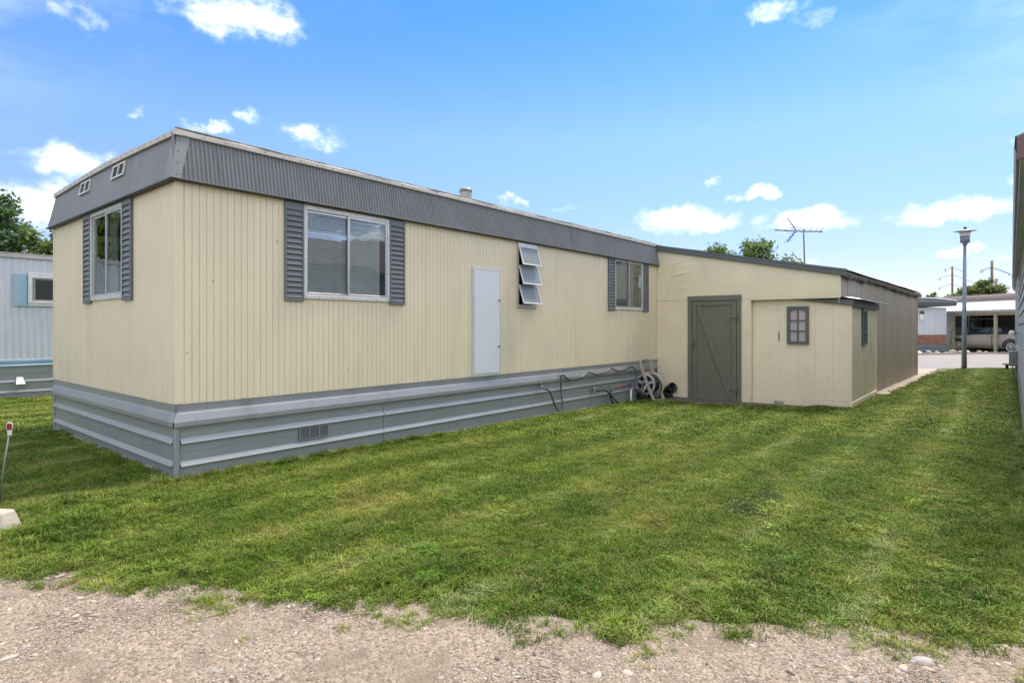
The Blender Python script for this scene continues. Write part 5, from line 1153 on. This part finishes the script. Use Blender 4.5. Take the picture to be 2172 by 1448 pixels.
q = MB(); wl, wr = -1.64, -1.13; zt, zb = fz(656.5), fz(680.5)
q.box(wl, wr, -.03, .0, zt - .06, zt).box(wl, wr, -.03, 0, zb, zb + .06).box(wr - .06, wr, -.031, 0, zb, zt).box(wl, wl + .06, -.031, 0, zb, zt).box(-1.52, -1.47, -.029, 0, zb, zt); w = fp(q, 'window', 'white_plastic'); q = MB().box(wl, wr, -.012, -.002, zb + .05, zt - .05); fp(q, 'pane', 'car_glass', w); q = MB().box(-1.44, -1.20, -.014, -.011, zb + .08, zb + .36); fp(q, 'blind', 'blind_white', w)
q = MB(); q.lathe([(.10, 0), (.10, .2), (.16, .22), (.16, .27), (.09, .30), (.09, .42), (.17, .44), (.17, .50), (0, .52)], (-1.15, 1.0, fz(636)), 14); fp(q, 'roof_vent', 'galv')
q = MB()
for k in range(2):
    pts = [Vector((.05 + .10 * math.sin(t * 3.0 + k) + .02 * k, -.25, fz(660) - 1.7 * t)) for t in [i / 20 for i in range(21)]]; q.tube(pts, .012, 5)
for k in range(5):
    c = Vector((.09, -.25, fz(664) - k * .33)); q.tube([c + Vector((.07 * math.cos(a), 0, .07 * math.sin(a))) for a in [i * .45 for i in range(12)]], .010, 5)
ir = fp(q, 'iron_trellis', 'steel_dark')
# carport with lattice, posts and white sheet roof
KA = math.atan2(.98, -.19)    # local x runs away to the left
KM = frame(.8268 * 29.8, 29.8, KA) @ Matrix.Scale(-1, 4, (0, 1, 0)) if False else frame(.8268 * 29.8, 29.8, KA)
# with that heading local +y points back towards the street, so "behind" is -y
ko = KM.translation; kp_ = empty('carport', ko, 'open carport with cream posts and white sheet roof across the street', 'carport')
def kp(mb, nm, mt, par=None, **k): return mb.xf(KM).build(nm, mt, par or kp_, **k)
PH = 1.93
for x in (-3.1, 0.0, 2.32):
    q = MB(); q.box(x - .06, x + .06, -.06, .06, -.05, PH); kp(q, 'post', 'post_cream', bevel=.006)
for x in (-3.1, 0.0, 2.32, 4.6, 7.0):
    q = MB(); q.box(x - .05, x + .05, -4.4, -4.3, -.05, PH + .5); kp(q, 'post', 'wood_brown')
q = MB(); q.box(-4.2, 9.0, -.07, .07, PH, PH + .16); kp(q, 'beam', 'post_cream', bevel=.006)
q = MB(); q.box(-4.3, 9.2, .16, .22, PH + .14, PH + .25); kp(q, 'gutter', 'drip_edge', bevel=.01)
q = MB(); nr = 60
q.grid(lambda a, b: (-4.3 + 13.5 * a, .25 - 4.75 * b, PH + .27 + .60 * b + .012 * math.sin(a * 13.5 / .2 * 6.283)), 500, 1); kp(q, 'roof', 'roof_sheet_white', fix=False)
q = MB(); q.box(-4.3, 9.2, -4.5, -4.44, PH + .70, PH + .92); kp(q, 'roof_flashing', 'far_white')
def lattice(x0, x1, z0, z1, yv, pitch=.13, w=.032, along=None):
    q = MB(); 
    for sgn in (1, -1):
        k = int((x1 - x0 + z1 - z0) / pitch) + 1
        for i in range(k):
            c = x0 + i * pitch if sgn > 0 else x1 - i * pitch
            # bar from bottom (c) going up at 45 degrees, clipped
            t0, t1 = 0.0, z1 - z0
            xa = c - (z1 - z0) * sgn; xb = c     # bottom x = xa, top x = xb
            pts = []
            za, zb = z0, z1
            if sgn > 0:
                if xa < x0: za += (x0 - xa); xa = x0
                if xb > x1: zb -= (xb - x1); xb = x1
            else:
                if xa > x1: za += (xa - x1); xa = x1
                if xb < x0: zb -= (x0 - xb); xb = x0
            if zb - za < .02: continue
            o = .008 * sgn; h = w * .7
            q.hexa([(xa - h, yv + o - .004, za), (xa + h, yv + o - .004, za), (xa + h, yv + o + .004, za), (xa - h, yv + o + .004, za), (xb - h, yv + o - .004, zb), (xb + h, yv + o - .004, zb), (xb + h, yv + o + .004, zb), (xb - h, yv + o + .004, zb)])
    q.box(x0 - .02, x1 + .02, yv - .02, yv + .02, z1, z1 + .05).box(x0 - .02, x1 + .02, yv - .02, yv + .02, z0 - .04, z0); return q
for i in range(12):
    x0 = -4.0 + i * 1.12; q = lattice(x0 + .03, x0 + 1.07, .10, 1.25, -4.2); l = kp(q, 'lattice_panel', 'lattice', kind='stuff')
q = lattice(2.40, 3.15, .05, 1.88, .0); kp(q, 'lattice_panel', 'lattice', kind='stuff')
for i in range(13):
    q = MB(); x = -4.0 + i * 1.12; q.box(x - .03, x + .03, -4.24, -4.15, 0, 1.33); kp(q, 'fence_post', 'wood_brown')
# shingled house behind the carport
sh_o = KM @ Vector((0, -7, 0)); hs = empty('shingled_house', sh_o, 'house with brown shingle roof standing behind the white carport roof', 'house')
def hp_(mb, nm, mt, par=None, **k): return mb.xf(KM).build(nm, mt, par or hs, **k)
q = MB(); q.box(-9, 16, -12, -4.6, -.1, 2.8); hp_(q, 'wall', 'far_wall')
q = MB(); q.box(3.8, 5.3, -4.58, -4.54, .9, 2.1); w = hp_(q, 'window', 'car_glass'); q = MB(); q.box(3.7, 3.8, -4.59, -4.5, .82, 2.2).box(5.3, 5.4, -4.59, -4.5, .82, 2.2).box(3.8, 5.3, -4.59, -4.5, 2.1, 2.2).box(3.8, 5.3, -4.59, -4.5, .80, .9).box(3.8, 5.3, -4.57, -4.5, 1.78, 1.83); hp_(q, 'window_frame', 'far_white', w)
y0_, z0_ = -4.52, 2.78; slope = .165
SHM = MB(); SHM.box(-.148, .148, 0, .02, 0, .30); 
course = .28
q = MB(); q.hexa([(-9.3, y0_, z0_), (16.5, y0_, z0_), (16.5, -8.3, z0_ + 3.95 * slope), (-9.3, -8.3, z0_ + 3.95 * slope), (-9.3, y0_, z0_ + .03), (16.5, y0_, z0_ + .03), (16.5, -8.3, z0_ + .03 + 3.95 * slope), (-9.3, -8.3, z0_ + .03 + 3.95 * slope)])
q.hexa([(-9.3, -12.4, z0_), (16.5, -12.4, z0_), (16.5, -8.3, z0_ + 3.95 * slope), (-9.3, -8.3, z0_ + 3.95 * slope), (-9.3, -12.4, z0_ + .03), (16.5, -12.4, z0_ + .03), (16.5, -8.3, z0_ + .03 + 3.95 * slope), (-9.3, -8.3, z0_ + .03 + 3.95 * slope)])
rf = hp_(q, 'roof', 'shingle')
random.seed(13)
rowm = []
for c in range(14):
    ya_ = y0_ - c * course; za_ = z0_ + c * course * slope + .03; x = -9.3 + random.uniform(-.3, 0); qs = [MB(), MB(), MB()]
    while x < 16.5:
        w = random.uniform(.25, .42); k = random.randrange(3); qs[k].hexa([(x, ya_ + .012, za_ + .004), (x + w - .012, ya_ + .012, za_ + .004), (x + w - .012, ya_ - course, za_ + course * slope + .002), (x, ya_ - course, za_ + course * slope + .002), (x, ya_ + .012, za_ + .030), (x + w - .012, ya_ + .012, za_ + .030), (x + w - .012, ya_ - course, za_ + course * slope + .010), (x, ya_ - course, za_ + course * slope + .010)]); x += w
    for q in qs: hp_(q, 'shingle_course', 'shingle', rf, kind='stuff')
q = MB(); q.lathe([(.07, 0), (.07, .3), (0, .31)], (11.0, -6, z0_ + .2), 10); hp_(q, 'vent_pipe', 'galv')
# boulders edging the far kerb
random.seed(31)
for i in range(34):
    s = 18.5 + i * .42 + random.uniform(-.1, .1); D = 28.95 + random.uniform(-.1, .18); x, y = sd2(s, D); r = random.uniform(.08, .17) * (1.35 if s < 23 else .85)
    me = PSRC[4 + i % 5]; o = bpy.data.objects.new('edging_rock', me.copy()); o.data.materials.clear(); o.data.materials.append(M['rock_pale']); COL.objects.link(o)
    o.location = (x, y, G(x, y) + r * .35 + .03); o.scale = (r, r, r * 1.1); o.rotation_euler = (random.uniform(-.3, .3), random.uniform(-.3, .3), random.uniform(0, 6))
    tag(o, 'pale rock in the row edging the far side of the street', 'rock', 'rocks edging the far kerb')

# ------------------------------------------------------------------ car under the carport (nose to the left)
CMt = KM @ Matrix.Translation((.72, -.95, .0))      # local x forward (left in view), y towards the street
car = empty('parked_car', CMt.translation, 'tan two-door convertible with black soft top parked under the carport', 'car')
def kc(mb, nm, mt, par=None, **k): return mb.xf(CMt).build(nm, mt, par or car, **k)
ST = [(-2.40, .42, .62, .60, .60), (-2.34, .30, .82, .74, .80), (-2.1, .22, .93, .84, .90), (-1.5, .20, .965, .88, .93), (-.6, .20, .955, .89, .93), (.3, .20, .94, .89, .93), (.95, .20, .92, .88, .91), (1.5, .20, .86, .86, .84), (2.0, .22, .78, .80, .75), (2.32, .28, .68, .68, .66), (2.44, .38, .58, .52, .54)]
q = MB(); vs = []; K = 9
for (x, zb, zt, w, wt) in ST:
    half = [(w * .86, zb), (w * .99, zb + (zt - zb) * .25), (w, zb + (zt - zb) * .55), (w * .97, zb + (zt - zb) * .85), (w * .90, zt)]
    ring = [(x, a, b) for a, b in half] + [(x, 0, zt + .025)] + [(x, -a, b) for a, b in half[::-1]]; vs += ring
m = 11; fs = [(i * m + j, i * m + j + 1, (i + 1) * m + j + 1, (i + 1) * m + j) for i in range(len(ST) - 1) for j in range(m - 1)] + [(i * m + m - 1, i * m, (i + 1) * m, (i + 1) * m + m - 1) for i in range(len(ST) - 1)] + [tuple(range(m)), tuple(range((len(ST) - 1) * m, len(ST) * m))]
q.add(vs, fs, True); body = kc(q, 'body', 'car_paint')
GH = [(-1.95, .95, .93, .66), (-1.55, 1.18, .94, .62), (-1.0, 1.34, .95, .58), (-.3, 1.385, .95, .57), (.25, 1.34, .94, .58), (.75, 1.12, .93, .64), (1.15, .94, .92, .74)]
q = MB(); vs = []
for (x, zt, zb, w) in GH: vs += [(x, .80, zb), (x, w + .04, zt - .03), (x, w - .08, zt), (x, -w + .08, zt), (x, -w - .04, zt - .03), (x, -.80, zb)]
m = 6; q.add(vs, [(i * m + j, i * m + j + 1, (i + 1) * m + j + 1, (i + 1) * m + j) for i in range(len(GH) - 1) for j in range(m - 1)], True); kc(q, 'soft_top', 'soft_top', fix=False)
def onside(x, t, sg=1, off=.008):
    zs = np.interp(x, [g[0] for g in GH], [g[1] for g in GH]); ws = np.interp(x, [g[0] for g in GH], [g[3] for g in GH]); zb = .95
    return (x, sg * (.80 + (ws + .04 - .80) * t + off), zb + (zs - .03 - zb) * t)
for sg in (1, -1):
    for pts in ([(-.25, .06), (.92, .06), (.60, .60), (.28, .84), (-.22, .84)], [(-.95, .10), (-.30, .08), (-.28, .84), (-.75, .84)]):
        q = MB(); n = len(pts); P = [onside(x, t, sg) for x, t in pts] + [onside(x, t, sg, -.01) for x, t in pts]; q.add(P, [tuple(range(n)), tuple(range(2 * n - 1, n - 1, -1))] + [(i, (i + 1) % n, n + (i + 1) % n, n + i) for i in range(n)]); kc(q, 'side_window', 'car_glass')
q = MB(); q.hexa([(.60, -.62, 1.22), (1.14, -.70, .95), (1.14, .70, .95), (.60, .62, 1.22), (.62, -.62, 1.23), (1.16, -.70, .96), (1.16, .70, .96), (.62, .62, 1.23)]); kc(q, 'windscreen', 'car_glass')
for x in (-1.40, 1.36):
    for sg in (1, -1):
        q = MB(); q.lathe([(.0, -.10), (.22, -.10), (.325, -.08), (.33, 0), (.325, .08), (.22, .095), (.21, .07)], (x, sg * .80, .33), 28, 'y'); wh = kc(q, 'wheel', 'tyre')
        q = MB(); y = sg * .80; q.lathe([(.225, .075 * sg), (.225, .098 * sg), (.195, .098 * sg), (.19, .07 * sg)], (x, y, .33), 28, 'y'); q.lathe([(0, .10 * sg), (.05, .10 * sg), (.06, .085 * sg), (.05, .06 * sg)], (x, y, .33), 14, 'y')
        for k in range(12):
            a = k * math.pi / 6; u = Vector((math.cos(a), 0, math.sin(a))); w = Vector((-math.sin(a), 0, math.cos(a))) * .016; c = Vector((x, y + sg * .085, .33)); e = Vector((0, .008, 0)); A_, B_ = c + u * .05, c + u * .20; q.hexa([A_ - w - e, A_ - w + e, A_ + w + e, A_ + w - e, B_ - w - e, B_ - w + e, B_ + w + e, B_ + w - e])
        kc(q, 'rim', 'rim', wh)
        q = MB(); q.lathe([(0, 0), (.385, 0), (.385, .006), (0, .006)], (x, sg * .885 - .004, .345), 28, 'y', False); 
        if sg > 0: pass
        q = MB(); 
        arc_ = [(x + .375 * math.cos(a), sg * .90, .34 + .375 * math.sin(a)) for a in [i * math.pi / 14 for i in range(15)]]; q.tube(arc_, .03, 6); kc(q, 'wheel_arch', 'black_plastic')
for sg in (1, -1):
    q = MB(); q.box(-1.02, 1.0, sg * .885, sg * .905, .42, .47); kc(q, 'side_moulding', 'car_paint', bevel=.006)
    q = MB(); q.box(-.42, -.27, sg * .865, sg * .90, .80, .83); kc(q, 'door_handle', 'car_paint', bevel=.006)
    q = MB(); q.box(.84, .94, sg * .84, sg * 1.0, .96, 1.06); kc(q, 'mirror', 'car_paint', bevel=.02)
    q = MB(); q.box(-.47, -.455, sg * .86, sg * .8955, .30, .90); kc(q, 'door_gap', 'black_plastic')
    q = MB(); q.box(2.22, 2.40, sg * .42, sg * .62, .55, .66); kc(q, 'headlight', 'lamp_white', bevel=.02)
    q = MB(); q.box(-2.38, -2.28, sg * .42, sg * .74, .62, .78); kc(q, 'tail_light', 'red_plastic', bevel=.02)

# ------------------------------------------------------------------ utility poles
def pole(x, y, top, r, lb, arms):
    p = empty('utility_pole', (x, y, 0), lb, 'utility pole', 'utility poles beyond the street'); q = MB(); q.tube([(x, y, -.2), (x, y, top)], [r * 1.25, r], 10); q.build('pole', 'pole_wood', p)
    for (z, L) in arms:
        for s in (1, -1):
            a = Vector((x, y, z)); b = a + (RT * (.9 * s) - FW * .3) * L + Vector((0, 0, -.45 * L * (1 if s > 0 else .5))); q = MB(); q.tube([a, b], .026, 5); q.tube([b, b + Vector((0, 0, -.22)) - RT * .22 * s], .04, 5); q.build('insulator_arm', 'steel_dark', p)
pole(-4.256, 87.5, 8.67, .10, 'brown wooden utility pole with bracket arms left of the street lamp', [(8.55, 1.4), (7.7, 2.4), (6.6, 2.4)])
pole(-.613, 90.5, 9.35, .135, 'tallest and thickest brown utility pole right of the street lamp', [(8.6, 1.9), (8.5, 2.2)])
pole(-.222, 100.9, 7.9, .085, 'short thin brown utility pole just right of the tallest pole', [(7.4, 1.6), (6.6, 1.8)])

# ------------------------------------------------------------------ trees
def tree(x, y, h, crown, trunk_h, lb, lmat, nleaf, leaf, seed, group='trees around the park', lobes=10, z0=None):
    """crown: list of (dx, dy, z, rx, rz) masses; leaves in clumps on twigs through each mass"""
    r = np.random.default_rng(seed); z0 = G(x, y) if z0 is None else z0
    t = empty('tree', (x, y, z0), lb, 'tree', group)
    q = MB(); top = max(c[2] for c in crown)
    q.tube([(x, y, z0 - .2), (x + .05, y, z0 + trunk_h * .5), (x + .1, y + .05, z0 + trunk_h), (x, y, z0 + top)], [h * .028, h * .022, h * .018, h * .006], 8)
    cl_pts = []
    for (dx, dy, cz, rx, rz_) in crown:
        q.tube([(x, y, z0 + trunk_h * .8), (x + dx * .5, y + dy * .5, z0 + (trunk_h + cz) * .5), (x + dx, y + dy, z0 + cz)], [h * .012, h * .009, h * .003], 6)
        n = max(6, int(lobes * rx * rx))
        for _ in range(n):
            d = r.normal(size=3); d /= np.linalg.norm(d); k = r.random() ** .45; c = np.array([x + dx, y + dy, z0 + cz]) + d * np.array([rx, rx, rz_]) * k
            cl_pts.append(c); q.tube([(x + dx, y + dy, z0 + cz), tuple((c + np.array([x + dx, y + dy, z0 + cz])) / 2 + r.normal(size=3) * .1), tuple(c)], [h * .004, h * .003, h * .0012], 4)
    q.build('trunk', 'bark', t)
    cp_ = np.array(cl_pts); N = nleaf; idx = r.integers(0, len(cp_), N); sp = np.mean([c[3] for c in crown])
    P = cp_[idx] + r.normal(size=(N, 3)) * np.array([.22, .22, .16]) * sp * .9
    n_ = r.normal(size=(N, 3)); n_[:, 2] = np.abs(n_[:, 2]) + .4; n_ /= np.linalg.norm(n_, axis=1)[:, None]
    a = np.cross(n_, r.normal(size=(N, 3))); a /= np.linalg.norm(a, axis=1)[:, None]; b = np.cross(n_, a); L = leaf * r.uniform(.6, 1.3, (N, 1))
    V = np.stack([P - a * L, P + b * L * .55 + n_ * L * .18, P + a * L, P - b * L * .55 + n_ * L * .18], 1).reshape(-1, 3) - np.array([x, y, z0])
    me = bpy.data.meshes.new('crown'); me.vertices.add(N * 4); me.vertices.foreach_set('co', V.astype(np.float32).ravel()); me.loops.add(N * 4); me.loops.foreach_set('vertex_index', np.arange(N * 4, dtype=np.int32)); me.polygons.add(N); me.polygons.foreach_set('loop_start', np.arange(N, dtype=np.int32) * 4); me.update(); me.validate(); me.materials.append(M[lmat])
    o = bpy.data.objects.new('crown', me); COL.objects.link(o); o.parent = t; return t
tree(-39.6, 6.0, 8.2, [(0, 0, 5.2, 1.5, 1.6), (.2, .3, 6.9, 1.0, 1.1), (-1.6, -1.2, 5.5, 1.6, 1.8), (.5, .5, 3.6, 1.5, 1.2)], 2.2, 'tall dark leafy tree at the left edge above the white trailer', 'leaf_dark', 12000, .13, 1, lobes=16)
tree(-38.2, 7.25, 6.3, [(0, 0, 5.0, .8, 1.3), (.3, .5, 3.6, 1.2, 1.2), (-.6, -.4, 4.0, 1.0, 1.0)], 1.8, 'bushy green tree right of the tall dark tree behind the trailer', 'leaf_mid', 8000, .12, 2, lobes=16)
tree(-37.0, 8.4, 6.6, [(0, 0, 5.2, .8, 1.5), (-.2, -.3, 3.6, 1.1, 1.2), (.5, .6, 4.2, 1.0, 1.4)], 1.8, 'slim green tree half hidden by the cream home corner', 'leaf_mid', 8000, .12, 3, lobes=16)
tree(-46, 5.2, 6.2, [(0, 0, 4.6, 2.2, 1.4), (1.5, 2.0, 4.2, 1.8, 1.3), (2, 4.5, 4.2, 1.8, 1.3)], 1.6, 'low dark tree mass behind the other trees on the left', 'leaf_dark', 9000, .16, 4, lobes=12)
tree(-11.2, 35.0, 6.7, [(.35, .3, 5.5, 1.25, 1.0), (1.5, 1.25, 4.7, .9, .7), (-1.3, -1.1, 5.35, .8, .65), (.3, .3, 4.2, 1.4, .8)], 3.0, 'leafy tree top showing above the shed roof by the antenna', 'leaf_mid', 9000, .11, 5, lobes=30)
tree(-1.3, 79.5, 6.6, [(0, 0, 5.6, 1.0, .9), (.8, .7, 4.9, 1.1, .9), (-1.0, -.8, 4.7, 1.1, .8)], 3.0, 'leafy olive tree beside the tallest utility pole', 'leaf_olive', 6000, .15, 6, lobes=22)
tree(-3.4, 78, 5.2, [(0, 0, 4.1, 1.2, .7), (1.2, 1.0, 3.8, .9, .7), (-1.4, -1.0, 3.9, 1.0, .7)], 2.4, 'low olive tree behind the street lamp pole', 'leaf_olive', 6000, .15, 7, lobes=20)
tree(-5.4, 76, 5.6, [(0, 0, 4.6, .6, .7), (-.6, -.5, 4.2, .8, .5)], 2.4, 'thin sparse small tree near the left utility pole', 'leaf_olive', 1200, .13, 8, lobes=10)
# trees across the drive behind the camera, seen mirrored in the end window
tree(-27, -3.5, 7, [(0, 0, 5.5, 2.6, 2.2), (2.2, .5, 4.5, 2.0, 1.6), (-2.5, .5, 4.8, 2.2, 1.8)], 2.4, 'broad leafy tree across the drive mirrored in the end window', 'leaf_mid', 7000, .2, 9, lobes=8)
tree(-33, -8, 8, [(0, 0, 5.0, 2.4, 2.2), (2.2, .5, 4.0, 2.0, 1.6)], 2.4, 'second leafy tree across the drive mirrored lower in the end window', 'leaf_dark', 6000, .2, 10, lobes=8)
